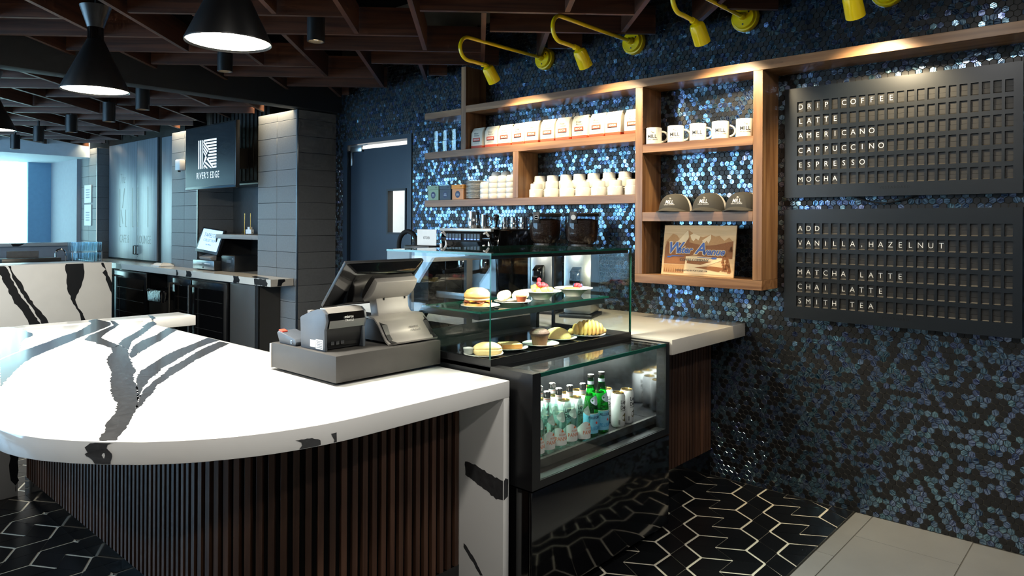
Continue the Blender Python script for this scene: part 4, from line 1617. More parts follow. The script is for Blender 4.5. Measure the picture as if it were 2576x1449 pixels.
mk('lettering', g, M['ink'], pb)

# inverted stacking mugs, right compartment of the lower shelf


def stack_mug(label):
    t = thing('stacking_mug', label, 'mug', group='white stacking mugs on the lower shelf')
    g = G().lathe([(0.044, 0.003), (0.047, 0.0), (0.049, 0.002), (0.049, 0.050), (0.0475, 0.054), (0.0415, 0.0565), (0.0405, 0.089), (0.038, 0.0935), (0.034, 0.0945), (0.033, 0.0925), (0.0, 0.0925)], 36)
    g.f = [f for f in g.f if len(f) == 4]
    g.m = [0] * len(g.f)
    mk('cup', g, M['white_ceramic'], t, smooth=True, local=True)
    mk('handle', handle(G(), 0.049, 0.004, 0.048, 0.027, -pi / 2 + 0.55, 0.0052), M['white_ceramic'], t, smooth=True, local=True)
    return t


sm = stack_mug('x')
first = True
fy = [3.1095, 2.9785, 2.849, 2.719, 2.5965, 2.473, 2.346]
for k, y in enumerate(fy):
    lb = '%s upturned white mug from the left in the front row' % ORD[k]
    if first:
        sm.location = (3.705, y, 1.6325)
        sm['label'] = lb
        first = False
    else:
        dup(sm, (3.705, y, 1.6325), 0.05 * (k % 3), lb)
by = [3.157, 3.046, 2.93, 2.82, 2.705, 2.585, 2.465]
for k, y in enumerate(by):
    dup(sm, (3.803, y, 1.6325), 0, '%s lower upturned mug from the left in the back row' % ORD[k])
    dup(sm, (3.803, y, 1.6905), 0, '%s mug from the left stacked on top in the back row' % ORD[k])

# small cups in columns, saucers, tea boxes, tumblers


def small_cup(label):
    t = thing('small_cup', label, 'cup', group='small white cups stacked on the lower shelf')
    g = G().lathe([(0.034, 0.002), (0.037, 0.0), (0.0385, 0.002), (0.0388, 0.030), (0.036, 0.042), (0.030, 0.049), (0.024, 0.051), (0.0, 0.051)], 28)
    g.f = [f for f in g.f if len(f) == 4]
    g.m = [0] * len(g.f)
    mk('cup', g, M['white_ceramic'], t, smooth=True, local=True)
    mk('handle', handle(G(), 0.0385, 0.004, 0.032, 0.016, -pi / 2 + 0.6, 0.004), M['white_ceramic'], t, smooth=True, local=True)
    return t


sc0 = small_cup('x')
first = True
POSW = ['lowest', 'second from below', 'third from below', 'top']
for c, (y, n_, x) in enumerate(((3.588, 3, 3.70), (3.503, 4, 3.70), (3.419, 4, 3.70), (3.335, 4, 3.70), (3.565, 5, 3.795), (3.472, 5, 3.795), (3.378, 5, 3.795))):
    for k in range(n_):
        if c < 4:
            lb = '%s small white cup in the %s front column beside the saucers' % ('top' if k == n_ - 1 else ORD[k] + ' from below', ORD[c])
        else:
            lb = '%s small white cup in the %s rear column behind' % ('top' if k == n_ - 1 else ORD[k] + ' from below', ORD[c - 4])
        z = 1.6325 + 0.0372 * k
        if first:
            sc0.location = (x, y, z)
            sc0['label'] = lb
            first = False
        else:
            dup(sc0, (x, y, z), 0, lb)
sau = mesh_of(G().lathe([(0.0, 0.0), (0.042, 0.0), (0.046, 0.002), (0.070, 0.0085), (0.0755, 0.0095), (0.0755, 0.0110), (0.069, 0.0105), (0.044, 0.0045), (0.0, 0.004)], 40), 'saucer', smooth=True, mats=[M['white_ceramic']])
for k in range(15):
    lb = 'top saucer of the stack beside the tea boxes' if k == 14 else '%s white saucer from the bottom of the stack' % ORD[k]
    o = link('saucer', sau, loc=(3.72, 3.701, 1.6325 + k * 0.0088))
    tag(o, lb, 'saucer', 'white saucers stacked on the lower shelf')


def tea_box(y, m1, m2, label):
    t = thing('tea_box', label, 'box', (3.715, y, 1.6325), group='small tea boxes on the lower shelf')
    mk('body', G().box(3.672, 3.758, y - 0.060, y + 0.060, 1.6325, 1.713), m1, t, bevel=0.001, seg=1)
    mk('lid', G().box(3.668, 3.762, y - 0.064, y + 0.064, 1.7132, 1.744), m2, t, bevel=0.001, seg=1)
    Mx = Matrix.Rotation(radians(-90), 4, 'Y')
    lo = mk('round_logo', G().lathe([(0.026, 0), (0.026, 0.0006), (0, 0.0006)], 24, (3.672, y, 1.672), 0, Mx), M['navy_ink'], t)
    g = G()
    for k in range(3):
        g.box(3.6706, 3.6713, y - 0.016 + 0.002 * k, y + 0.016 - 0.002 * k, 1.664 + 0.007 * k, 1.6665 + 0.007 * k)
    mk('logo_lines', g, M['label_grey'], lo)
    g = G()
    put(g, text_geo('4.75', 0.014, 0.9, 0, 0, 0.0004), (3.6676, y - 0.038, 1.724), FX)
    mk('price', g, M['ink'], t)


tea_box(4.118, M['box_green'], M['box_green'], 'sage green tea box with round logo on the lower shelf')
tea_box(3.982, M['box_navy'], M['box_navy'], 'navy blue tea box between the green and orange ones')
tea_box(3.846, M['box_orange'], M['box_orange_lid'], 'orange tea box beside the stack of saucers')

tum = mesh_of(G().lathe([(0.0, 0.0), (0.034, 0.0), (0.036, 0.003), (0.044, 0.082), (0.0425, 0.082), (0.034, 0.010), (0.0, 0.008)], 12), 'tumbler', mats=[M['tumbler']])
for k, y in enumerate((4.114, 4.016, 3.915)):
    for q in (0, 1):
        o = link('tumbler', tum, loc=(3.73, y, 1.9995 + q * 0.0825))
        tag(o, '%s %s clear tumbler from the left at the shelf end' % (('lower', 'upper')[q], ORD[k]), 'glass', 'clear tumblers on the upper shelf end')

# ------------------------------------------------------------------ coffee bar along the tiled wall
em = thing('espresso_machine', 'black and chrome two-group espresso machine with blue lit buttons', 'espresso machine', (3.5, 3.35, 0.903))
EX0, EX1, EY0, EY1 = 3.27, 3.74, 3.10, 3.62
mk('body', G().slab([(EX0 + 0.02, 1.27), (EX0 + 0.10, 1.235), (EX1, 1.235), (EX1, 1.415), (EX0 + 0.02, 1.415), (EX0, 1.36)], 'y', EY0 + 0.03, EY1 - 0.03), M['black_gloss'], em, bevel=0.004)
for y in (EY0, EY1 - 0.028):
    mk('side_cover', G().slab([(EX0 + 0.06, 0.98), (EX1 + 0.01, 0.98), (EX1 + 0.01, 1.415), (EX0 + 0.07, 1.415), (EX0 + 0.045, 1.30)], 'y', y, y + 0.028), M['black_gloss'], em, bevel=0.006)
mk('top_rail', G().box(EX0 + 0.0, EX0 + 0.03, EY0 + 0.02, EY1 - 0.02, 1.402, 1.424), M['silver_plastic'], em, bevel=0.004)
mk('cup_tray', G().box(EX0 + 0.04, EX1, EY0 + 0.01, EY1 - 0.01, 1.416, 1.420), M['dark_steel'], em)
for y in (EY0 + 0.045, EY1 - 0.075):
    g = G()
    pts = [(EX0 - 0.012, y, 1.395), (EX0 - 0.035, y, 1.392), (EX0 - 0.020, y, 1.40), (EX0 + 0.012, y, 1.37), (EX0 + 0.012, y, 1.31), (EX0 - 0.01, y, 1.275), (EX0 - 0.035, y, 1.285), (EX0 - 0.038, y, 1.32)]
    g.tube(pts, 0.0085, 8)
    mk('steam_lever', g, M['white_paint'], em, smooth=True)
pn = mk('button_panel', G().box(EX0 - 0.008, EX0 + 0.02, EY0 + 0.10, EY1 - 0.10, 1.335, 1.392), M['black_matte'], em, bevel=0.003)
for half in (0, 1):
    for k in range(5):
        y = EY0 + 0.118 + half * 0.172 + k * 0.030
        b_ = mk('button', G().box(EX0 - 0.013, EX0 - 0.008, y - 0.0125, y + 0.0125, 1.345, 1.388), M['black_metal'], pn, bevel=0.001, seg=1)
        mk('button_light', G().box(EX0 - 0.0145, EX0 - 0.013, y - 0.009, y + 0.009, 1.349, 1.354), M['led_blue'], pn)
mk('back_panel', G().box(EX0 + 0.20, EX0 + 0.22, EY0 + 0.03, EY1 - 0.03, 1.0, 1.235), M['steel'], em)
gp = mk('gauge', G().lathe([(0.030, 0), (0.030, 0.012), (0.026, 0.014), (0, 0.014)], 24, (EX0 + 0.198, EY0 + 0.12, 1.15), 0, Matrix.Rotation(radians(-90), 4, 'Y')), M['chrome'], em, smooth=True)
for y in (EY0 + 0.15, EY1 - 0.16):
    gh = mk('group_head', G().lathe([(0.034, 1.165), (0.036, 1.20), (0.030, 1.235)], 20, (EX0 + 0.08, y, 0)), M['chrome'], em, smooth=True)
    mk('portafilter', G().lathe([(0.030, 1.128), (0.036, 1.135), (0.036, 1.163)], 20, (EX0 + 0.08, y, 0)).tube([(EX0 + 0.05, y, 1.148), (EX0 - 0.09, y, 1.135)], 0.012, 8), M['black_metal'], gh, smooth=True)
mk('drip_tray', G().box(EX0 - 0.02, EX1, EY0 + 0.01, EY1 - 0.01, 0.955, 1.0), M['steel'], em, bevel=0.004)
for x in (EX0 + 0.04, EX1 - 0.05):
    for y in (EY0 + 0.05, EY1 - 0.05):
        mk('foot', G().lathe([(0.022, 0.903), (0.016, 0.955)], 14, (x, y, 0)), M['black_metal'], em)


def pitcher(label, r, h, loc, rz):
    t = thing('milk_pitcher', label, 'pitcher', loc, rz, group='steel milk pitchers on the espresso machine')
    g = G().lathe([(0.0, 0.0), (r * 0.97, 0.0), (r, 0.004), (r * 0.94, h * 0.45), (r * 0.82, h * 0.75), (r * 0.86, h), (r * 0.83, h), (r * 0.79, h * 0.75), (r * 0.9, h * 0.1), (0.0, 0.004)], 28)
    mk('jug', g, M['chrome'], t, smooth=True, local=True)
    mk('handle', handle(G(), r * 0.9, h * 0.15, h * 0.85, r * 0.75, -pi / 2, 0.004), M['chrome'], t, smooth=True, local=True)


pitcher('largest steel milk pitcher on the espresso machine, at the left', 0.047, 0.118, (3.49, 3.49, 1.4205), 0.5)
pitcher('mid-sized steel pitcher right beside the largest one', 0.031, 0.096, (3.49, 3.385, 1.4205), 0.8)
for k, y in enumerate((3.315, 3.235, 3.15)):
    pitcher('%s of three small steel pitchers beside the tamper' % ('left', 'middle', 'right')[k], 0.031, 0.078, (3.62, y, 1.4205), 0.6)
tm = thing('coffee_tamper', 'black-handled coffee tamper standing on the espresso machine', 'tamper', (3.42, 3.215, 1.4205))
mk('base', G().lathe([(0.0, 0.0), (0.024, 0.0), (0.024, 0.010), (0.010, 0.014)], 20), M['chrome'], tm, smooth=True, local=True)
mk('handle', G().lathe([(0.009, 0.014), (0.011, 0.03), (0.009, 0.045), (0.018, 0.07), (0.021, 0.082), (0.016, 0.094), (0.0, 0.097)], 20), M['black_gloss'], tm, smooth=True, local=True)


def grinder(label, loc):
    t = thing('coffee_grinder', label, 'coffee grinder', loc, group='coffee grinders beside the espresso machine')
    mk('body', G().box(-0.09, 0.10, -0.085, 0.085, 0.02, 0.39), M['steel'], t, bevel=0.012, local=True)
    mk('base', G().box(-0.13, 0.11, -0.10, 0.10, 0.0, 0.02), M['black_metal'], t, bevel=0.004, local=True)
    mk('spout', G().slab([(-0.09, 0.30), (-0.155, 0.27), (-0.155, 0.20), (-0.12, 0.19), (-0.09, 0.24)], 'y', -0.03, 0.03), M['black_gloss'], t, bevel=0.006, local=True)
    mk('collar', G().lathe([(0.07, 0.39), (0.075, 0.41), (0.072, 0.43)], 28), M['black_metal'], t, local=True)
    hp = mk('hopper', G().lathe([(0.070, 0.43), (0.093, 0.455), (0.100, 0.50), (0.101, 0.60)], 36), M['smoke_glass'], t, smooth=True, local=True)
    g = G().lathe([(0.0, 0.431), (0.066, 0.432), (0.089, 0.457), (0.096, 0.50), (0.097, 0.572), (0.06, 0.582), (0.0, 0.585)], 32)
    mk('beans', g, M['beans'], hp, smooth=True, local=True)
    mk('lid', G().lathe([(0.103, 0.598), (0.104, 0.612), (0.098, 0.617), (0.0, 0.617)], 36), M['black_matte'], t, smooth=True, local=True)
    tg_ = mk('tag', G().box(-0.107, -0.102, -0.002, 0.043, 0.555, 0.625), M['black_metal'], t, bevel=0.002, local=True)
    mk('tag_logo', G().lathe([(0.015, 0), (0.015, 0.0005), (0.013, 0.0005), (0.013, 0)], 24, (-0.107, 0.0205, 0.59), 0, Matrix.Rotation(radians(-90), 4, 'Y')).box(-0.1078, -0.107, 0.011, 0.030, 0.588, 0.592), M['letter'], tg_, local=True)
    return t


gr0 = grinder('coffee grinder with a full bean hopper next to the espresso machine', (3.47, 2.84, 0.9035))
gr0.rotation_euler = (0, 0, 0.35)
dup(gr0, (3.47, 2.555, 0.9035), 0.35, 'coffee grinder with a full bean hopper, nearer the pastry case side')
bx = thing('water_boiler', 'black hot water boiler half hidden behind the pastry case', 'boiler', (3.42, 3.80, 0.9035))
mk('body', G().box(3.22, 3.62, 3.655, 3.92, 0.925, 1.302), M['black_metal'], bx, bevel=0.01)
mk('base', G().box(3.23, 3.61, 3.665, 3.91, 0.9035, 0.925), M['black_matte'], bx)
ks = thing('kitchen_sign', 'small white tabletop sign reading KITCHEN', 'sign', (3.3, 3.765, 1.3025))
mk('card', G().box(3.298, 3.301, 3.665, 3.865, 1.3025, 1.412), M['paper'], ks)
g = G()
put(g, text_geo('KITCHEN', 0.026, 0.62, 0, 0.0, 0.0004), (3.2977, 3.765, 1.345), FX)
mk('lettering', g, M['ink'], ks)
fc = thing('gooseneck_tap', 'black gooseneck tap rising beside the blue door', 'tap', (3.45, 4.15, 0.9035))
path = [(3.45, 4.255, 0.9035), (3.45, 4.255, 1.29)] + [(3.45, 4.15 + 0.105 * cos(a), 1.29 + 0.105 * sin(a)) for a in [pi * k / 12 for k in range(1, 12)]] + [(3.45, 4.045, 1.29), (3.45, 4.045, 1.20)]
mk('spout', G().tube(path, 0.017, 12), M['black_matte'], fc, smooth=True)
mk('flange', G().lathe([(0.03, 0.9035), (0.03, 0.915), (0.018, 0.92)], 20, (3.45, 4.255, 0)), M['black_matte'], fc)

# ------------------------------------------------------------------ plates and food in the case
plate_me = mesh_of(G().lathe([(0.0, 0.0), (0.050, 0.0), (0.053, 0.003), (0.078, 0.010), (0.083, 0.0115), (0.083, 0.0135), (0.077, 0.0130), (0.052, 0.0065), (0.0, 0.006)], 40), 'plate', smooth=True, mats=[M['white_ceramic']])
bowl_me = mesh_of(G().lathe([(0.0, 0.0), (0.040, 0.0), (0.042, 0.006), (0.060, 0.022), (0.080, 0.034), (0.096, 0.038), (0.096, 0.0405), (0.079, 0.037), (0.058, 0.027), (0.030, 0.020), (0.0, 0.019)], 44), 'bowl', smooth=True, mats=[M['white_ceramic']])
Z2, Z1 = 1.0985, 0.9045


def dish(me, name, x, y, z, label, cat='plate'):
    o = link(name, me, loc=(x, y, z))
    return tag(o, label, cat, 'white dishes in the pastry case')


dish(plate_me, 'plate', 2.148, 2.108, Z2, 'white plate under the breakfast sandwich on the glass shelf')
dish(plate_me, 'plate', 2.362, 2.118, Z2, 'white plate under the halved wrap on the glass shelf')
dish(bowl_me, 'bowl', 2.60, 2.150, Z2, 'white bowl holding melon and raspberries', 'bowl')
dish(bowl_me, 'bowl', 2.832, 2.135, Z2, 'white bowl holding granola and berries', 'bowl')
dish(plate_me, 'plate', 2.121, 2.062, Z1, 'white plate under the split roll in the lower row')
dish(plate_me, 'plate', 2.305, 2.085, Z1, 'white plate under the cake slice in the lower row')
dish(plate_me, 'plate', 2.478, 2.05, Z1, 'white plate under the chocolate muffin')
dish(plate_me, 'plate', 2.672, 2.095, Z1, 'white plate under the domed pastry')
dish(plate_me, 'plate', 2.852, 2.055, Z1, 'white plate under the croissant')
# breakfast sandwich
s_ = thing('breakfast_sandwich', 'breakfast bun sandwich with egg, cheese and ham on the glass shelf', 'sandwich', (2.135, 2.115, Z2 + 0.0065))
bx_, by_, bz_ = 2.135, 2.115, Z2 + 0.0066
mk('bottom_bun', G().lathe([(0, 0), (0.05, 0), (0.056, 0.006), (0.055, 0.016), (0, 0.017)], 28, (bx_, by_, bz_)), M['bun'], s_, smooth=True)
g = G()
v = []
for k in range(36):
    a = 2 * pi * k / 36
    r = 0.058 + 0.006 * sin(5 * a) + 0.004 * sin(9 * a + 1)
    v.append((bx_ + r * cos(a), by_ + r * sin(a), bz_ + 0.018 + 0.003 * sin(7 * a)))
v.append((bx_, by_, bz_ + 0.019))
g.add(v, [(k, (k + 1) % 36, 36) for k in range(36)])
g.add([(x, y, z + 0.003) for x, y, z in v], [(k, (k + 1) % 36, 36) for k in range(36)])
mk('ham', g, M['ham'], s_)
mk('cheese', G().prism([(bx_ + 0.06 * cos(a), by_ + 0.06 * sin(a)) for a in (0.3, 0.3 + pi / 2, 0.3 + pi, 0.3 + 1.5 * pi)], bz_ + 0.0225, bz_ + 0.0265), M['cheese'], s_)
mk('egg', G().lathe([(0, 0.0268), (0.052, 0.0268), (0.054, 0.031), (0.05, 0.035), (0, 0.036)], 24, (bx_, by_, bz_)), M['bread_pale'], s_, smooth=True)
mk('top_bun', G().lathe([(0, 0.0362), (0.052, 0.0362), (0.056, 0.043), (0.054, 0.055), (0.044, 0.068), (0.026, 0.076), (0, 0.079)], 32, (bx_, by_, bz_)), M['bun'], s_, smooth=True)
# wrap halves and dip
for k, (dx, dy, rz) in enumerate(((-0.035, 0.02, 0.45), (0.038, -0.012, 0.25))):
    t = thing('wrap_half', ('left', 'right')[k] + ' half of a rolled tortilla wrap beside the dip', 'wrap', (2.362 + dx, 2.118 + dy, Z2 + 0.0135), rz, 'wrap halves on the glass shelf')
    g = G()
    g.tube([(-0.045 + 0.09 * q / 8, 0, 0.022) for q in range(9)], [0.018, 0.022, 0.0225, 0.023, 0.023, 0.023, 0.0225, 0.022, 0.0215], 16)
    mk('tortilla', g, M['tortilla'], t, smooth=True, local=True)
    mk('filling', G().lathe([(0.0, 0), (0.017, 0), (0.015, 0.002), (0, 0.003)], 14, (0.0452, 0, 0.022), 0, Matrix.Rotation(radians(90), 4, 'Y')), M['salsa'], t, local=True)


def dip(x, y, z, m_, label, cls=1.0):
    t = thing('dip_cup', label, 'dip cup', (x, y, z))
    mk('cup', G().lathe([(0.0, 0.0), (0.019, 0.0), (0.020, 0.002), (0.026, 0.030), (0.0275, 0.031), (0.025, 0.031), (0.0185, 0.003), (0, 0.0025)], 24), M['cup_clear'], t, smooth=True, local=True)
    mk('dip', G().lathe([(0.0, 0.003), (0.0182, 0.0035), (0.0235, 0.026), (0.012, 0.029), (0.0, 0.0285)], 20), M[m_], t, smooth=True, local=True)


dip(2.352, 2.058, Z2 + 0.0110, 'salsa', 'clear dip cup of red salsa on the wrap plate')
dip(2.072, 2.100, Z1 + 0.0085, 'cream', 'small cup of white cream cheese beside the split roll')
# fruit bowl
fx, fy_, fz = 2.60, 2.150, Z2
ml = [(-0.045, 0.0, 0.045), (-0.02, -0.035, 0.045), (0.015, -0.042, 0.045), (0.045, -0.015, 0.045), (0.0, 0.0, 0.052), (-0.025, 0.02, 0.055), (0.03, 0.025, 0.047), (-0.055, -0.025, 0.044)]
rr_ = random.Random(2)
for k, (dx, dy, dz) in enumerate(ml):
    o = mk('melon_chunk', G().box(-0.014, 0.014, -0.012, 0.012, -0.010, 0.010), M['melon'], bevel=0.003, loc=(fx + dx, fy_ + dy, fz + dz), rot=(rr_.uniform(-.4, .4), rr_.uniform(-.4, .4), rr_.uniform(0, 3)))
    tag(o, 'yellow melon chunk, one of eight heaped in the fruit bowl', 'melon', 'melon chunks in the fruit bowl')
rasp = mesh_of(G().lathe([(0.0, -0.009), (0.006, -0.008), (0.0105, -0.002), (0.0105, 0.003), (0.008, 0.009), (0.0, 0.011)], 14), 'raspberry', smooth=True, mats=[M['raspberry']])
for k, (dx, dy, dz) in enumerate([(-0.012, 0.0, 0.073), (0.006, -0.012, 0.069), (0.022, -0.016, 0.062), (0.006, 0.012, 0.071), (-0.006, -0.022, 0.066), (0.028, 0.002, 0.064), (-0.004, 0.004, 0.090), (-0.018, -0.012, 0.066), (0.012, -0.026, 0.062)]):
    o = link('raspberry', rasp, loc=(fx + dx - 0.008, fy_ + dy, fz + dz), rot=(rr_.uniform(-1, 1), rr_.uniform(-1, 1), 0))
    tag(o, 'red raspberry in the pile on top of the fruit bowl', 'raspberry', 'raspberries on the fruit bowl')
# granola bowl
gx, gy, gz = 2.832, 2.135, Z2
o = mk('granola', G().lathe([(0.0, 0.0), (0.05, 0.001), (0.058, 0.004), (0.03, 0.014), (0, 0.017)], 20, (gx - 0.012, gy, gz + 0.028)), M['granola'], smooth=True)
o['kind'] = 'stuff'
tag(o, 'toasted granola filling the right-hand bowl', 'granola')
for k in range(60):
    pass
for k, (dx, dy, m_) in enumerate([(0.010, -0.01, 'raspberry'), (0.026, -0.020, 'blueberry'), (0.034, -0.004, 'raspberry'), (0.022, 0.010, 'blueberry'), (0.044, -0.016, 'blueberry'), (0.012, -0.028, 'raspberry'), (0.042, 0.010, 'raspberry')]):
    if m_ == 'raspberry':
        o = link('raspberry', rasp, loc=(gx + dx, gy + dy, gz + 0.050), rot=(rr_.uniform(-1, 1), rr_.uniform(-1, 1), 0))
        tag(o, 'red raspberry among the blueberries in the granola bowl', 'raspberry', 'raspberries in the granola bowl')
    else:
        o = mk('blueberry', G().ball((0, 0, 0), 0.0085, 12, 8).lathe([(0.004, 0.0078), (0.0035, 0.0095), (0.0025, 0.0080)], 8), M['blueberry'], smooth=True, loc=(gx + dx, gy + dy, gz + 0.049))
        tag(o, 'dark blueberry among the raspberries in the granola bowl', 'blueberry', 'blueberries in the granola bowl')
# split roll (two halves shown as a crease)
ro = thing('split_roll', 'pale glazed split roll on the front left plate', 'roll', (2.132, 2.05, Z1 + 0.0066), -0.72)
for z0, z1_, nm in ((0.0, 0.024, 'lower_half'), (0.0245, 0.050, 'upper_half')):
    g = G()
    lv = []
    for k in range(7):
        q = k / 6
        z = z0 + (z1_ - z0) * q
        e = math.sqrt(max(0.05, 1 - ((z - 0.018) / 0.034) ** 2)) - (0.05 if (nm == 'lower_half' and k == 6) or (nm == 'upper_half' and k == 0) else 0)
        lv.append((z, 0.062 * e, 0.036 * e, 0.03 * e))
    mk(nm, loft(lv, 6), M['bread_pale'], ro, smooth=True, local=True)
ca = thing('cake_slice', 'thick pale pound cake slice lying on a plate', 'cake', (2.305, 2.08, Z1 + 0.0066), -0.55)
cr = mk('crumb', G().box(-0.047, 0.047, -0.038, 0.038, 0.0, 0.024), M['bread_pale'], ca, bevel=0.006, local=True)
mk('crust', G().box(-0.044, 0.044, -0.0395, -0.036, 0.003, 0.021).box(-0.0485, -0.045, -0.034, 0.034, 0.003, 0.021), M['crust'], ca, local=True)
mu = thing('chocolate_muffin', 'chocolate muffin with sugared top in a pleated paper case', 'muffin', (2.452, 2.035, Z1 + 0.0066))
g = G()
n = 40
v = []
for z, r in ((0.0, 0.031), (0.045, 0.040)):
    for k in range(n * 2):
        a = pi * k / n
        rr2 = r * (1.0 if k % 2 else 0.955)
        v.append((rr2 * cos(a), rr2 * sin(a), z))
f = [(k, (k + 1) % (2 * n), 2 * n + (k + 1) % (2 * n), 2 * n + k) for k in range(2 * n)]
f.append(tuple(range(2 * n - 1, -1, -1)))
g.add(v, f)
mk('paper_case', g, M['muffin_paper'], mu, local=True)
mk('muffin_top', G().lathe([(0.036, 0.043), (0.044, 0.048), (0.046, 0.056), (0.040, 0.066), (0.025, 0.073), (0.0, 0.075)], 30), M['chocolate'], mu, smooth=True, local=True)
sc_ = mk('domed_pastry', G().ball((0, 0, 0), 0.07, 32, 14, (0.98, 0.80, 0.74)), M['sugar'], smooth=True)
me = sc_.data
for v in me.vertices:
    v.co.z = max(0.0, v.co.z)
    v.co.z += 0.0
sc_.location = (2.660, 2.10, Z1 + 0.0066)
sc_.rotation_euler = (0, 0, -0.6)
tag(sc_, 'golden domed pastry between the muffin and the croissant', 'pastry')
cs = thing('croissant', 'golden croissant at the right end of the lower row', 'croissant', (2.845, 2.055, Z1 + 0.0066), -0.62)
for k in range(9):
    u = (k - 4) / 4
    r0 = 0.036 * math.sqrt(max(0.03, 1 - (abs(u) * 0.93) ** 2)) + 0.004
    bend = 0.018 * u * u
    g = G().ball((0, 0, 0), 1.0, 20, 12)
    g.v = [(u * 0.082 + x * 0.0165, bend - 0.01 + y * r0 * 0.98, max(0.0, r0 * 0.92 + z * r0)) for x, y, z in g.v]
    mk('layer', g, M['pastry'], cs, smooth=True, local=True)

# ------------------------------------------------------------------ drinks in the bay
ZD = 0.5195


def label_wrap(R, a0, a1, zb, zt, n=16, top=None):
    g = G()
    v = []
    for k in range(n + 1):
        a = a0 + (a1 - a0) * k / n
        z1_ = top(k / n) if top else zt
        v += [(R * cos(a), R * sin(a), zb), (R * cos(a), R * sin(a), z1_)]
    return g.add(v, [(2 * k, 2 * k + 2, 2 * k + 3, 2 * k + 1) for k in range(n)])


def disc_wrap(R, yaw, zc, r, n=20, lift=0.0):
    g = G()
    v = [(R(zc) * cos(yaw), R(zc) * sin(yaw), zc)]
    for k in range(n):
        a = 2 * pi * k / n
        q = r * (1.0 - 0.12 * sin(3 * a + pi / 2))
        z = zc + q * sin(a)
        rad = R(z) + lift
        b = yaw + q * cos(a) / rad
        v.append((rad * cos(b), rad * sin(b), z))
    v[0] = ((R(zc) + lift + 0.0006) * cos(yaw), (R(zc) + lift + 0.0006) * sin(yaw), zc)
    return g.add(v, [(0, k + 1, (k + 1) % n + 1) for k in range(n)])


def still_bottle(label):
    t = thing('water_bottle', label, 'bottle', group='clear still water bottles in the drinks bay')
    P = [(0.031, 0.0), (0.034, 0.004), (0.034, 0.105), (0.0325, 0.125), (0.025, 0.155), (0.0165, 0.185), (0.0135, 0.205), (0.0135, 0.232)]
    g = G().lathe([(0.0, 0.003)] + P, 28)
    gl = mk('glass_body', g, M['bottle_clear'], t, smooth=True, local=True)
    mk('water', G().lathe([(0.0, 0.006), (0.0305, 0.007), (0.0312, 0.105), (0.030, 0.124), (0.023, 0.154), (0.0, 0.1545)], 24), M['water'], gl, smooth=True, local=True)
    cp = mk('cap', G().lathe([(0.0142, 0.224), (0.0148, 0.226), (0.0146, 0.246), (0.012, 0.249), (0, 0.249)], 24), M['clip'], t, smooth=True, local=True)
    yaw = -pi / 2 - 0.35
    lb = mk('wave_label', label_wrap(0.0346, yaw - 1.75, yaw + 1.75, 0.018, 0.09, 28, lambda q: 0.072 + 0.020 * sin(q * 2 * pi - 0.9)), M['label_white'], t, local=True)
    g = G()
    g.add(*wrap(text_geo('PANNA', 0.023, 0.82, 0, -0.004, 0.0003), 0.0350, yaw + 0.15, 0.038))
    g.add(*wrap(text_geo('ACQUA', 0.010, 0.9, 0, -0.006, 0.0003), 0.0350, yaw + 0.15, 0.060))
    g.add(*wrap(([(0, 0.072, 0), (0.004, 0.078, 0), (0, 0.086, 0), (-0.004, 0.078, 0), (0.007, 0.076, 0), (-0.007, 0.076, 0)], [(0, 1, 2, 3), (0, 4, 1), (0, 3, 5)]), 0.0350, yaw + 0.15, 0))
    mk('label_print', g, M['orange_ink'], lb, local=True)
    nb = mk('neck_band', label_wrap(0.0142, 0, 2 * pi, 0.205, 0.222, 20), M['label_white'], t, local=True)
    mk('neck_stripe', label_wrap(0.0145, 0, 2 * pi, 0.2175, 0.2195, 20), M['orange_ink'], nb, local=True)

    def RB(z):
        if z < 0.105:
            return 0.0345
        return 0.0345 - (z - 0.105) * 0.20 if z < 0.125 else max(0.014, 0.0305 - (z - 0.125) * 0.27)
    mk('round_label', disc_wrap(RB, yaw + 0.1, 0.134, 0.0195, 24, 0.0012), M['label_white'], t, local=True)
    return t


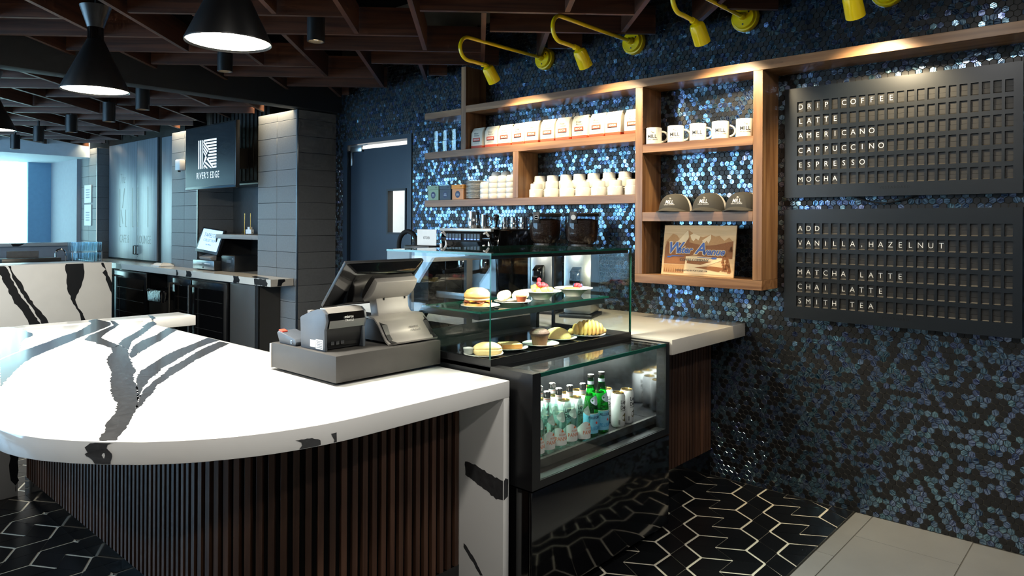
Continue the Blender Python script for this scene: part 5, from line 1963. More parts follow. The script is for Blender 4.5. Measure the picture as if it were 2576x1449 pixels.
def sparkling_bottle(label):
    t = thing('sparkling_bottle', label, 'bottle', group='green sparkling water bottles in the drinks bay')
    P = [(0.031, 0.0), (0.0335, 0.004), (0.0335, 0.115), (0.031, 0.140), (0.0235, 0.180), (0.0150, 0.222), (0.0130, 0.240), (0.0130, 0.258), (0.0145, 0.260), (0.0145, 0.266)]
    gl = mk('glass_body', G().lathe([(0.0, 0.003)] + P, 28), M['bottle_green'], t, smooth=True, local=True)
    mk('cap', G().lathe([(0.0152, 0.259), (0.0156, 0.262), (0.0140, 0.271), (0, 0.272)], 24), M['dark_steel'], t, smooth=True, local=True)
    yaw = -pi / 2 - 0.35
    lb = mk('blue_label', label_wrap(0.0341, yaw - 1.9, yaw + 1.9, 0.018, 0.105, 28), M['label_blue'], t, local=True)
    mk('label_rim', label_wrap(0.0344, yaw - 1.9, yaw + 1.9, 0.103, 0.1055, 28), M['label_white'], lb, local=True)
    g = G()
    g.add(*wrap(text_geo('PELLEGRINO', 0.0165, 0.82, 0, 0.006, 0.0003), 0.0346, yaw + 0.2, 0.082))
    mk('label_name', g, M['navy_ink'], lb, local=True)
    g = G()
    g.add(*wrap(text_geo('PELLEGRINO', 0.021, 0.66, 0.15, 0.004, 0.0003), 0.0346, yaw + 0.2, 0.034))
    mk('label_script', g, M['cyan_ink'], lb, local=True)
    st = []
    for k in range(10):
        r = 0.0085 if k % 2 == 0 else 0.0036
        st.append((r * cos(pi / 2 + k * pi / 5), 0.064 + r * sin(pi / 2 + k * pi / 5), 0.0))
    g = G()
    g.add(*wrap((st + [(0, 0.064, 0)], [(k, (k + 1) % 10, 10) for k in range(10)]), 0.0347, yaw + 0.25, 0))
    mk('red_star', g, M['red_ink'], lb, local=True)
    mk('neck_band', label_wrap(0.0143, 0, 2 * pi, 0.226, 0.243, 20), M['label_grey'], t, local=True)

    def RB(z):
        return 0.0338 - (z - 0.115) * 0.10 if z < 0.140 else max(0.014, 0.0312 - (z - 0.140) * 0.19)
    mk('round_label', disc_wrap(RB, yaw + 0.1, 0.160, 0.0195, 24, 0.0012), M['label_grey'], t, local=True)
    return t


def water_can(label):
    t = thing('water_can', label, 'can', group='tall white water cans in the drinks bay')
    bd = mk('can_body', G().lathe([(0.0, 0.004), (0.024, 0.004), (0.027, 0.0), (0.033, 0.010), (0.033, 0.142), (0.027, 0.154)], 32), M['can_white'], t, smooth=True, local=True)
    mk('lid', G().lathe([(0.027, 0.154), (0.0275, 0.157), (0.0255, 0.157), (0.024, 0.152), (0.0, 0.152)], 28), M['gold'], t, smooth=True, local=True)
    mk('pull_tab', G().box(-0.006, 0.006, -0.012, 0.010, 0.1525, 0.154), M['gold'], t, local=True)
    yaw = -pi / 2 + 0.12
    g = G()
    g.add(*wrap(text_geo('Liquid', 0.026, 0.78, 0, 0.014, 0.0003), 0.0333, yaw, 0.108))
    g.add(*wrap(text_geo('Death', 0.026, 0.78, 0, 0.014, 0.0003), 0.0333, yaw, 0.084))
    g.add(*wrap(text_geo('MOUNTAIN WATER', 0.0055, 1, 0, 0, 0.0003), 0.0333, yaw, 0.076))
    for k in range(6):
        g.add(*wrap(([(-0.034, 0.016 + 0.0035 * k, 0), (-0.026, 0.016 + 0.0035 * k, 0), (-0.026, 0.018 + 0.0035 * k, 0), (-0.034, 0.018 + 0.0035 * k, 0)], [(0, 1, 2, 3)]), 0.0333, yaw, 0))
    mk('printed_name', g, M['ink'], bd, local=True)
    mk('emblem', disc_wrap(lambda z: 0.0333, yaw + 0.05, 0.045, 0.019, 20, 0.0), M['gold'], bd, local=True)
    return t


sb = still_bottle('x')
first = True
pos = [(2.112, 1.832), (2.195, 1.838), (2.269, 1.842), (2.345, 1.841), (2.421, 1.842), (2.488, 1.822)]
pos2 = [(2.150, 1.925), (2.235, 1.925), (2.320, 1.925), (2.405, 1.925)]
for k, (x, y) in enumerate(pos + pos2):
    lb = ('%s clear still water bottle from the left in the front row' if k < 6 else '%s clear still water bottle from the left in the second row') % ORD[k if k < 6 else k - 6]
    if first:
        sb.location = (x, y, ZD)
        sb['label'] = lb
        first = False
    else:
        dup(sb, (x, y, ZD), 0.2 * ((k * 7) % 3 - 1), lb)
pb_ = sparkling_bottle('green sparkling water bottle beside the last clear bottle')
pb_.location = (2.575, 1.842, ZD)
dup(pb_, (2.652, 1.839, ZD), 0.1, 'green sparkling water bottle beside the white cans')
cn0 = water_can('x')
first = True
cans = [(2.785, 1.838), (2.868, 1.845), (2.735, 1.915), (2.815, 1.925), (2.660, 1.925), (2.580, 1.930), (2.500, 1.935), (2.62, 2.005), (2.70, 2.005), (2.78, 2.010), (2.54, 2.01), (2.44, 2.02), (2.34, 2.02)]
for k, (x, y) in enumerate(cans):
    lb = ('front white water can next to the green bottle' if k == 0 else 'front white water can at the right end of the bay' if k == 1 else
          '%s white water can standing behind the front row of drinks' % ORD[k - 2])
    if first:
        cn0.location = (x, y, ZD)
        cn0['label'] = lb
        first = False
    else:
        dup(cn0, (x, y, ZD), 0.15 * ((k * 5) % 3 - 1), lb)

# ------------------------------------------------------------------ till on the counter
cd = thing('cash_drawer', 'flat charcoal cash drawer on the white counter', 'cash drawer', (1.745, 2.415, 0.8605))
mk('case', G().box(1.490, 1.998, 2.190, 2.638, 0.872, 0.970), M['charcoal'], cd, bevel=0.002)
mk('drawer_front', G().box(1.488, 2.0, 2.639, 2.652, 0.868, 0.966), M['silver_plastic'], cd, bevel=0.002)
for x in (1.53, 1.95):
    for y in (2.24, 2.59):
        mk('foot', G().lathe([(0.016, 0.8605), (0.018, 0.872)], 14, (x, y, 0)), M['rubber'], cd)
rp = thing('receipt_printer', 'dark grey receipt printer on the cash drawer', 'printer', (1.60, 2.38, 0.9705))
prof = [(2.292, 0.9705), (2.455, 0.9705), (2.462, 1.085), (2.452, 1.092), (2.40, 1.110), (2.345, 1.126), (2.312, 1.126), (2.290, 1.112), (2.283, 1.085), (2.290, 1.062), (2.296, 1.050)]
for x in (1.510, 1.682):
    mk('side_cover', G().slab(prof, 'x', x, x + 0.012), M['grey_plastic'], rp, bevel=0.002)
core = [(2.315, 0.974), (2.45, 0.974), (2.455, 1.085), (2.345, 1.122), (2.315, 1.122), (2.297, 1.108), (2.290, 1.085), (2.300, 1.055), (2.308, 1.0)]
co = mk('body', G().slab(core, 'x', 1.522, 1.682), M['black_metal'], rp)
mk('front_cover', G().slab([(2.286, 1.055), (2.278, 1.085), (2.286, 1.112), (2.292, 1.106), (2.288, 1.085), (2.294, 1.058)], 'x', 1.523, 1.681), M['black_gloss'], co)
mk('top_highlight', G().slab([(2.288, 1.113), (2.312, 1.129), (2.345, 1.129), (2.345, 1.1235), (2.314, 1.1235), (2.293, 1.109)], 'x', 1.523, 1.681), M['silver_plastic'], co)  # highlight on the printer's top, put in as a silver strip
mk('port_recess', G().box(1.535, 1.67, 2.3085, 2.3145, 0.985, 1.012), M['black_matte'], co)
for k in range(3):
    mk('port', G().box(1.545 + 0.022 * k, 1.560 + 0.022 * k, 2.3045, 2.3085, 0.99, 1.003), M['clip'], co)
g = G()
put(g, text_geo('micros', 0.0165, 0.9, 0, 0.0, 0.0004), (1.607, 2.2772, 1.091), FY)
put(g, text_geo('ORACLE', 0.0105, 1.0, 0, 0, 0.0004), (1.609, 2.2776, 1.079), FY)
mk('logo', g, M['letter'], co)
mk('rating_sticker', G().box(1.5094, 1.5099, 2.305, 2.352, 0.977, 1.013).box(1.5094, 1.5099, 2.354, 2.390, 0.981, 1.008), M['paper'], rp)
g = G()
for k in range(5):
    g.box(1.5090, 1.5094, 2.309, 2.348 - 0.006 * (k % 2), 0.982 + 0.006 * k, 0.984 + 0.006 * k)
mk('sticker_print', g, M['grey_plastic'], rp)
mk('latch', G().box(1.515, 1.535, 2.398, 2.418, 1.106, 1.116), M['taupe_plastic'], rp)
tt = thing('till_terminal', 'tilted black touchscreen till seen from behind on a silver stand', 'till', (1.87, 2.38, 0.9705))
shell = [(2.405, 1.062), (2.36, 1.076), (2.315, 1.072), (2.275, 1.050), (2.250, 1.015), (2.228, 0.990), (2.205, 0.980), (2.205, 0.985), (2.226, 0.996), (2.246, 1.020), (2.270, 1.055), (2.312, 1.078), (2.36, 1.082), (2.405, 1.068)]
g = G()
n = 9
v = []
NP = 7
top_p = [(2.405, 1.066), (2.36, 1.081), (2.315, 1.078), (2.275, 1.056), (2.248, 1.020), (2.226, 0.995), (2.205, 0.984)]
for k in range(n):
    u = -1 + 2 * k / (n - 1)
    for (y, z) in top_p:
        v.append((1.885 + u * 0.128, y + 0.02 * u * u * (1 if y < 2.3 else 0.3), z - 0.006 * u * u))
v2 = [(x, y + 0.002, z - 0.007) for x, y, z in v]
f = []
for off in (0, len(v)):
    for k in range(n - 1):
        for q in range(NP - 1):
            a = off + k * NP + q
            f.append((a, a + 1, a + NP + 1, a + NP))
N_ = len(v)
for k in range(n - 1):
    for q in (0, NP - 1):
        a = k * NP + q
        f.append((a, a + NP, a + NP + N_, a + N_))
for q in range(NP - 1):
    for k in (0, n - 1):
        a = k * NP + q
        f.append((a, a + 1, a + 1 + N_, a + N_))
g.add(v + v2, f)
ss = mk('stand_cover', g, M['silver_plastic'], tt, smooth=True)
mk('stand_base', G().slab([(2.215, 0.9805), (2.42, 0.9805), (2.42, 1.058), (2.36, 1.070), (2.315, 1.066), (2.28, 1.045), (2.255, 1.010), (2.235, 0.988)], 'x', 1.765, 2.005), M['black_metal'], tt)
for x in (1.785, 1.985):
    for y in (2.235, 2.40):
        mk('foot', G().lathe([(0.012, 0.9705), (0.012, 0.9805)], 12, (x, y, 0)), M['rubber'], tt)
g = G()
put(g, text_geo('micros', 0.0185, 0.9, 0, 0.0, 0.0004), (0, 0, 0), FZ)
put(g, text_geo('ORACLE', 0.0115, 1.15, 0, 0, 0.0004), (0.004, -0.014, 0), FZ)
Rl = Matrix.Rotation(radians(-38), 3, 'X') @ FY
g.v = [tuple(Rl @ Vector(p) + Vector((1.905, 2.2485, 1.0275))) for p in g.v]
mk('logo', g, M['ink'], ss)
# neck, hood, monitor
g = G()
v = []
lev = [(1.070, 2.325, 0.098), (1.082, 2.343, 0.086), (1.10, 2.352, 0.082), (1.13, 2.358, 0.083), (1.165, 2.362, 0.086)]
for z, y, hw in lev:
    v += [(1.88 - hw, y, z), (1.88 + hw, y, z), (1.88 + hw, y + 0.05, z), (1.88 - hw, y + 0.05, z)]
f = []
for k in range(len(lev) - 1):
    for q in range(4):
        a, b = k * 4 + q, k * 4 + (q + 1) % 4
        f.append((a, b, b + 4, a + 4))
f += [(3, 2, 1, 0), tuple(range(4 * (len(lev) - 1), 4 * len(lev)))]
mk('neck', g.add(v, f), M['taupe_plastic'], tt, bevel=0.004)
MT = Vector((0, 2.295 - 2.455, 1.302 - 1.12))
MT.normalize()
MN = Vector((0, MT.z, -MT.y))   # points to the screen side (+Y, +Z)
MC = Vector((1.797, 2.375, 1.211))


def mp_(u, w, d):
    return tuple(MC + Vector((u, 0, 0)) + MT * w + MN * d)


def mbox(g, u0, u1, w0, w1, d0, d1):
    v = [mp_(u, w, d) for d in (d0, d1) for w in (w0, w1) for u in (u0, u1)]
    return g.add(v, [(0, 2, 3, 1), (4, 5, 7, 6), (0, 1, 5, 4), (2, 6, 7, 3), (0, 4, 6, 2), (1, 3, 7, 5)])


mb = mk('monitor', mbox(G(), -0.197, 0.197, -0.121, 0.121, -0.008, 0.010), M['black_metal'], tt, bevel=0.006)
# bulged back
g = G()
v = [mp_(u * 0.195, w * 0.119, -0.0075) for u, w in ((-1, -1), (1, -1), (1, 1), (-1, 1))] + [mp_(u * 0.150, w * 0.085 + 0.004, -0.034) for u, w in ((-1, -1), (1, -1), (1, 1), (-1, 1))]
g.add(v, [(4, 5, 6, 7)] + [(k, (k + 1) % 4, 4 + (k + 1) % 4, 4 + k) for k in range(4)])
mk('rear_shell', g, M['black_gloss'], mb, bevel=0.01, seg=3)
mk('screen', mbox(G(), -0.18, 0.18, -0.10, 0.10, 0.0102, 0.0110), M['screen_dark'], mb)
g = G()
hv = []
for k in range(7):
    a = k / 6
    w = -0.062 + 0.118 * a
    d = -0.036 - 0.030 * sin(pi * (0.25 + 0.62 * (1 - a)))
    hv += [mp_(-0.045, w, -0.030), mp_(-0.045, w, d), mp_(0.165, w, d), mp_(0.165, w, -0.030)]
f = []
for k in range(6):
    for q in range(4):
        a, b = k * 4 + q, k * 4 + (q + 1) % 4
        f.append((a, b, b + 4, a + 4))
f += [(3, 2, 1, 0), (24, 25, 26, 27)]
hd = mk('cable_hood', g.add(hv, f), M['taupe_plastic'], tt, bevel=0.003)
for u in (1.835, 1.945):
    mk('cable_tie', G().box(u - 0.002, u + 0.002, 2.355, 2.362, 1.135, 1.162), M['black_matte'], hd)
pp = thing('card_terminal', 'small grey card terminal with a coral button beside the printer', 'card terminal', (1.545, 2.57, 0.9705))
mk('body', G().slab([(2.485, 0.9705), (2.60, 0.9705), (2.622, 1.010), (2.612, 1.018), (2.49, 0.998), (2.478, 0.985)], 'x', 1.503, 1.585), M['grey_plastic'], pp, bevel=0.003)
mk('coral_button', G().slab([(2.585, 1.0145), (2.611, 1.0190), (2.611, 1.0235), (2.585, 1.0190)], 'x', 1.506, 1.530), M['red_plastic'], pp)
mk('jack', G().lathe([(0.007, 0), (0.007, 0.002), (0.004, 0.002), (0.004, 0)], 14, (1.5025, 2.51, 0.985), 0, Matrix.Rotation(radians(-90), 4, 'Y')), M['clip'], pp)

# ------------------------------------------------------------------ back bar along the right wall
bt = thing('back_bar_top', 'white back bar top with black veins ending in front of the near pillar', 'countertop', (3.3, 8.2, 0.892))
mk('slab', G().box(3.226, 3.448, 5.735, 6.378, 0.892, 0.955).box(3.226, 3.455, 6.378, 10.73, 0.892, 0.955)
   .box(3.455, 3.85, 6.385, 7.665, 0.892, 0.955).box(3.455, 3.60, 8.335, 10.73, 0.892, 0.955), M['back_quartz'], bt)
for (y0, y1, a) in ((5.80, 6.02, 0), (6.30, 6.40, 0.02), (7.30, 7.42, 0.02), (7.62, 7.66, 0.0), (9.20, 9.36, 0.02), (9.62, 9.66, 0)):
    g = G()
    flat_poly(g, [(3.2255, y + rv.uniform(-0.006, 0.006), z) for y, z in jag([(y0, 0.894), (y1 + a, 0.894), (y1, 0.925), (y1 + 0.01, 0.953), (y0 + 0.02, 0.953), (y0 - 0.01, 0.92)], 0.02, 0.003, rv)])
    mk('vein', g, M['quartz_vein_far'], bt)
g = G()
flat_poly(g, [(x, y, 0.9554) for x, y in jag([(3.23, 5.80), (3.23, 6.02), (3.30, 6.2), (3.36, 6.24), (3.32, 6.0), (3.27, 5.82)], 0.02, 0.004, rv)])
mk('vein', g, M['quartz_vein_far'], bt)
g = G()
flat_poly(g, [(x, 5.7345, z) for x, z in ((3.29, 0.894), (3.33, 0.894), (3.34, 0.92), (3.37, 0.935), (3.36, 0.954), (3.30, 0.954))])
mk('vein', g, M['quartz_vein_far'], bt)


def fridge(y0, y1, doors, label):
    t = thing('bar_fridge', label, 'fridge', (3.40, (y0 + y1) / 2, 0))
    mk('cabinet', G().box(3.252, 3.445, y0, y1, 0.02, 0.886), M['fridge'], t)
    mk('plinth', G().box(3.28, 3.44, y0 + 0.02, y1 - 0.02, 0.0, 0.02), M['rubber'], t)
    n_ = len(doors)
    for (a, b, hs) in doors:
        d_ = mk('door', G().box(3.205, 3.250, a + 0.004, b - 0.004, 0.10, 0.880), M['fridge'], t, bevel=0.003)
        mk('pane', G().box(3.2035, 3.2048, a + 0.06, b - 0.06, 0.16, 0.80), M['black_gloss'], d_)
        mk('top_trim', G().box(3.200, 3.2045, a + 0.004, b - 0.004, 0.868, 0.880), M['dark_steel'], d_)
        hy = a + 0.03 if hs < 0 else b - 0.03
        hd_ = G().tube([(3.16, hy, 0.16), (3.16, hy, 0.82)], 0.011, 10)
        mk('handle', hd_, M['dark_steel'], d_, smooth=True)
        mk('handle_bracket', G().box(3.155, 3.204, hy - 0.012, hy + 0.012, 0.80, 0.822), M['dark_steel'], d_)
        for k in range(4):
            mk('rack', G().box(3.2028, 3.2034, a + 0.08, b - 0.08, 0.26 + 0.14 * k, 0.265 + 0.14 * k), M['dark_steel'], d_)
    return t


fridge(8.39, 9.36, [(8.39, 9.36, 1)], 'single-door black bar fridge near the lettered doors')
f2 = fridge(6.50, 7.70, [(6.50, 7.24, 1), (7.26, 7.70, 1)], 'wide black glass bar fridge below the back bar till')
cb = thing('cupboard', 'plain dark grey cupboard beside the near tiled pillar', 'cupboard', (3.35, 6.2, 0))
mk('carcass', G().box(3.25, 3.445, 5.96, 6.49, 0.0, 0.888), M['cupboard_grey'], cb)
mk('door', G().box(3.232, 3.249, 6.02, 6.485, 0.08, 0.884), M['cupboard_grey'], cb, bevel=0.002)
mk('door', G().box(3.232, 3.249, 5.962, 6.012, 0.08, 0.884), M['black_matte'], cb, bevel=0.002)
tb = thing('rubbish_bin', 'dark bin lined with a shiny black bag between the bar fridges', 'bin', (3.36, 8.03, 0))
mk('bin', loft([(0.0, 0.10, 0.17, 0.04), (0.62, 0.125, 0.20, 0.05)]), M['black_matte'], tb, smooth=True, local=True, loc=(-0.08, 0, 0))
g = loft([(0.60, 0.130, 0.205, 0.05), (0.70, 0.138, 0.215, 0.06), (0.72, 0.130, 0.205, 0.05), (0.715, 0.11, 0.18, 0.05)], 8)
rbag = random.Random(8)
g.v = [(x * (1 + rbag.uniform(-.05, .05)), y * (1 + rbag.uniform(-.05, .05)), z + rbag.uniform(-.012, .012)) for x, y, z in g.v]
mk('bag', g, M['plastic_bag'], tb, smooth=True, local=True, loc=(-0.08, 0, 0))
g = thing('bar_recess', 'dark recess panel behind the bin under the back bar', 'panel', (3.44, 8.05, 0))
mk('panel', G().box(3.43, 3.447, 7.71, 8.38, 0.0, 0.888), M['cupboard_grey'], g)
# cabinets continuing to the far pillar
cb2 = thing('far_cupboard', 'black base cupboard under the far end of the back bar', 'cupboard', (3.4, 10.0, 0))
mk('carcass', G().box(3.25, 3.45, 9.37, 10.72, 0.0, 0.888), M['fridge'], cb2)
for k in range(2):
    mk('door', G().box(3.232, 3.249, 9.38 + 0.67 * k, 10.04 + 0.67 * k, 0.08, 0.884), M['fridge'], cb2, bevel=0.002)

# till on the back bar
t2 = thing('bar_till', 'back bar till with a bright slanted screen reading TAPESTRY', 'till', (3.55, 7.55, 0.9555))
mk('cash_drawer', G().box(3.40, 3.80, 7.29, 7.77, 0.963, 1.060), M['black_metal'], t2, bevel=0.003)
df = mk('drawer_front', G().box(3.390, 3.399, 7.29, 7.77, 0.966, 1.056), M['steel'], t2, bevel=0.002)
for y in (7.37, 7.56):
    mk('slot', G().box(3.3885, 3.3898, y, y + 0.13, 1.022, 1.029), M['white_paint'], df)
mk('lock', G().lathe([(0.010, 0), (0.010, 0.003), (0, 0.003)], 12, (3.390, 7.53, 0.985), 0, Matrix.Rotation(radians(-90), 4, 'Y')), M['black_metal'], df)
for y in (7.33, 7.72):
    for x in (3.43, 3.77):
        mk('foot', G().box(x - 0.015, x + 0.015, y - 0.015, y + 0.015, 0.9555, 0.963), M['rubber'], t2)
mk('stand', G().slab([(3.42, 1.0605), (3.72, 1.0605), (3.70, 1.10), (3.60, 1.125), (3.48, 1.115), (3.40, 1.09)], 'y', 7.40, 7.66), M['taupe_plastic'], t2, bevel=0.004)
TU = Vector((0.30, -0.05, 0.95)).normalized()
TR = Vector((0.12, -0.99, 0.0)).normalized()
TR = (TR - TU * TR.dot(TU)).normalized()
TN = TR.cross(TU)
TC = Vector((3.46, 7.53, 1.262))


def tp(u, v, w):
    return tuple(TC + TR * u + TU * v + TN * w)


def tbox(g, u0, u1, v0, v1, w0, w1):
    return g.add([tp(u, v, w) for w in (w0, w1) for v in (v0, v1) for u in (u0, u1)], [(0, 2, 3, 1), (4, 5, 7, 6), (0, 1, 5, 4), (2, 6, 7, 3), (0, 4, 6, 2), (1, 3, 7, 5)])


mo = mk('monitor', tbox(G(), -0.21, 0.21, -0.135, 0.135, -0.03, 0.0), M['black_metal'], t2, bevel=0.004)
mk('screen', tbox(G(), -0.185, 0.185, -0.105, 0.12, 0.0003, 0.0012), M['screen_blue'], mo)
g = G()
for s_, v_, sz, sx in (('TAPESTRY', 0.035, 0.062, 0.95), ('COLLECTION', -0.012, 0.040, 0.95), ('by Hilton', -0.052, 0.026, 1.0)):
    ge = text_geo(s_, sz, sx, 0, -0.012, 0.0005)
    g.add([tp(x, v_ + y, 0.0015 + z) for x, y, z in ge[0]], ge[1])
mk('screen_text', g, M['navy_ink'], mo)
mk('arm', G().tube([(3.53, 7.53, 1.11), (3.50, 7.53, 1.18)], 0.03, 10), M['black_metal'], t2)
t2.location.y -= 0.135
bp_ = thing('bar_printer', 'dark receipt printer in the shadow beside the back bar till', 'printer', (3.6, 7.0, 0.9555))
mk('body', G().box(3.46, 3.76, 6.86, 7.14, 0.9555, 1.12), M['black_metal'], bp_, bevel=0.012)
mk('label', G().box(3.4590, 3.4598, 6.93, 7.02, 1.045, 1.075), M['grey_plastic'], bp_)
mk('status_light', G().box(3.4588, 3.4598, 6.885, 6.892, 1.085, 1.092), M['screen_white'], bp_)
np_ = thing('napkin_pile', 'folded white bar towel lying on the back bar', 'towel', (3.43, 8.36, 0.9555))
g = loft([(0.0, 0.085, 0.11, 0.02), (0.012, 0.09, 0.118, 0.02), (0.02, 0.07, 0.10, 0.02), (0.034, 0.05, 0.085, 0.02)], 5)
g.v = [(x * (1 + rbag.uniform(-.08, .08)), y * (1 + rbag.uniform(-.08, .08)), z * (1 + rbag.uniform(-.15, .15))) for x, y, z in g.v]
mk('cloth', g, M['paper'], np_, smooth=True, local=True, loc=(-0.06, 0, 0))

# niche: pass window with steel lining, ledge and slatted panel
ni = thing('pass_window', 'stainless lined pass window between two tiled pillars', 'pass window', (3.75, 7.0, 0.956))
mk('steel_back', G().box(3.852, 3.858, 6.385, 7.00, 0.956, 1.86).box(3.852, 3.858, 7.004, 7.665, 0.956, 1.86), M['steel'], ni)
le = mk('ledge', G().box(3.47, 3.85, 6.385, 7.28, 1.288, 1.333), M['taupe_plastic'], ni, bevel=0.003)
mk('ledge_end', G().box(3.47, 3.85, 7.262, 7.28, 0.956, 1.288), M['black_matte'], ni)
pnl = mk('header', G().box(3.60, 3.856, 6.385, 7.665, 1.855, 2.9), M['black_matte'], ni)
for k in range(16):
    mk('slat', G().box(3.575, 3.599, 6.39 + 0.08 * k, 6.445 + 0.08 * k, 1.88, 2.9), M['black_matte'], pnl)
mk('header_trim', G().box(3.57, 3.86, 6.385, 7.665, 1.84, 1.8545), M['dark_steel'], ni)
ch = thing('round_board', 'black rounded board standing on the pass ledge', 'board', (3.80, 6.78, 1.3335))
pts = [(6.78 + 0.17 * cos(a), 1.3335 + 0.22 * abs(sin(a)) ** 0.75) for a in [pi * k / 20 for k in range(21)]]
mk('board', G().slab(pts, 'x', 3.785, 3.80), M['black_matte'], ch)
th = thing('ticket_holder', 'gold wire ticket holder with papers on the pass ledge', 'ticket holder', (3.60, 6.86, 1.3335))
g = G()
for y in (6.80, 6.92):
    g.tube([(3.60, y, 1.334), (3.60, y, 1.55)], 0.003, 6)
mk('spike', g, M['gold'], th)
mk('rack', G().tube([(3.60, 6.74 + 0.03 * k, 1.336 + 0.035 * (k % 2)) for k in range(9)], 0.003, 6), M['gold'], th)
mk('papers', G().box(3.585, 3.615, 6.76, 6.87, 1.342, 1.385).box(3.59, 3.62, 6.80, 6.84, 1.385, 1.41), M['paper'], th)

# hanging television
tv = thing('television', "wall television showing the River's Edge logo", 'television', (3.24, 6.88, 1.79))
tb_ = mk('body', G().box(3.205, 3.245, 6.335, 7.400, 1.785, 2.412), M['black_metal'], tv, bevel=0.004)
mk('screen', G().box(3.2035, 3.2049, 6.350, 7.385, 1.812, 2.400), M['screen_dark'], tb_)
mk('bezel', G().box(3.2025, 3.2049, 6.340, 7.395, 1.788, 1.806), M['black_gloss'], tb_)
mk('mount', G().box(3.245, 3.57, 6.80, 6.94, 2.0, 2.2), M['black_matte'], tv)
lo = G()


def quadL(pts):
    lo.add([(3.2030, 7.105 - u * 0.39, 1.985 + v * 0.285) for u, v in pts], [tuple(range(len(pts)))])


for k in range(3):
    quadL([(0.0 + 0.095 * k, 0), (0.055 + 0.095 * k, 0), (0.055 + 0.095 * k, 1), (0.0 + 0.095 * k, 1)])
# upper right stripes
for k in range(10):
    v1 = 1.0 - k * 0.104
    v0 = v1 - 0.062
    if k < 4:
        u0 = 0.33 + k * 0.10
    elif k < 6:
        u0 = 0.62 - (k - 4) * 0.05
    else:
        u0 = 0.55 + (k - 6) * 0.11
    quadL([(u0, v0), (1.0, v0), (1.0, v1), (u0 - 0.03, v1)])
for k in range(4):
    o_ = 0.115 * k
    quadL([(0.285, 0.98 - o_), (0.285, 0.905 - o_), (0.60 - o_ * 0.55, 0.60 - o_ * 0.55), (0.63 - o_ * 0.55, 0.65 - o_ * 0.55)])
for k in range(3):
    quadL([(0.285 + 0.07 * k, 0.20 - 0.03 * k + 0.10 * k), (0.285 + 0.07 * k, 0.12 + 0.07 * k), (0.44 + 0.02 * k, 0.40 + 0.0 * k), (0.39 + 0.02 * k, 0.42)])
for k in range(4):
    o_ = 0.115 * k
    quadL([(0.30 + 0.0 * k, 0.10 - 0.0), (0.30, 0.02), (0.36, 0.0), (0.34, 0.08)]) if k == 3 else quadL([(0.52 - o_ * 0.9, 0.36 - o_), (0.48 - o_ * 0.9, 0.31 - o_), (0.80 - o_, 0.0), (0.88 - o_, 0.0)] if k < 2 else [(0.36, 0.15), (0.32, 0.10), (0.46, 0.0), (0.54, 0.0)])
mk('logo', lo, M['screen_white'], tb_)
g = G()
put(g, text_geo("RIVER'S EDGE", 0.092, 0.72, 0, -0.002, 0.0005, space=1.25), (3.2032, 6.90, 1.888), FX)
mk('screen_name', g, M['screen_white'], tb_)
sd_ = thing('wall_dispenser', 'small white wall dispenser on the tiled pillar beside the television', 'dispenser', (3.41, 8.0, 2.02))
mk('body', G().box(3.385, 3.4505, 7.97, 8.09, 2.03, 2.15), M['white_paint'], sd_, bevel=0.012)
mk('nozzle', G().box(3.39, 3.42, 8.02, 8.05, 2.012, 2.03), M['dark_steel'], sd_)

# lettered double doors in the far niche
wd = struct(mk('door_2', G().box(3.600, 3.855, 8.335, 10.735, 0.956, 2.66), M['black_matte']), 'recess behind the lettered cabinet doors')
dd = thing('lettered_doors', 'tall satin cabinet doors lettered The Mill Cafe & Lounge', 'cabinet doors', (3.59, 9.7, 0.956))
for a, b in ((9.055, 9.679), (9.685, 10.66)):
    mk('door', G().box(3.578, 3.599, a, b, 0.978, 2.494), M['satin_panel'], dd, bevel=0.002)
mk('side_panel', G().box(3.582, 3.599, 8.337, 8.93, 0.958, 2.48), M['satin_panel'], dd, bevel=0.002)
lt = G()


def bar(y0, z0, y1, z1, w=0.020):
    a, b = Vector((y0, z0)), Vector((y1, z1))
    n_ = Vector((-(b - a).y, (b - a).x)).normalized() * w / 2
    lt.add([(3.5772, p.x, p.y) for p in (a - n_, b - n_, b + n_, a + n_)], [(0, 1, 2, 3)])


for y in (10.262, 9.83, 9.655, 9.33):
    bar(y, 1.39, y, 1.90)
bar(10.10, 1.90, 10.17, 1.64, 0.022)
bar(10.22, 1.62, 10.15, 1.43)
bar(10.06, 1.62, 10.06, 1.39)
for y in (10.262, 10.06, 9.83):
    bar(y, 1.394, y - 0.05, 1.394, 0.010)
put(lt, text_geo('The', 0.20, 0.62, 0.28, -0.022, 0.0005), (3.5775, 10.17, 1.965), FX)
put(lt, text_geo('CAFE &', 0.155, 0.66, 0, -0.012, 0.0005, align='LEFT'), (3.5775, 10.262, 1.183), FX)
put(lt, text_geo('LOUNGE', 0.155, 0.70, 0, -0.012, 0.0005, align='LEFT'), (3.5775, 9.665, 1.183), FX)
mk('lettering', lt, M['black_metal'], dd)
for y in (9.64, 9.725):
    mk('handle', G().tube([(3.578, y, 1.045), (3.553, y, 1.045), (3.553, y, 1.15), (3.578, y, 1.15)], 0.007, 8), M['black_metal'], dd)
mk('keyhole', G().lathe([(0.008, 0), (0.008, 0.002), (0, 0.002)], 10, (3.578, 9.66, 1.02), 0, Matrix.Rotation(radians(-90), 4, 'Y')), M['black_metal'], dd)
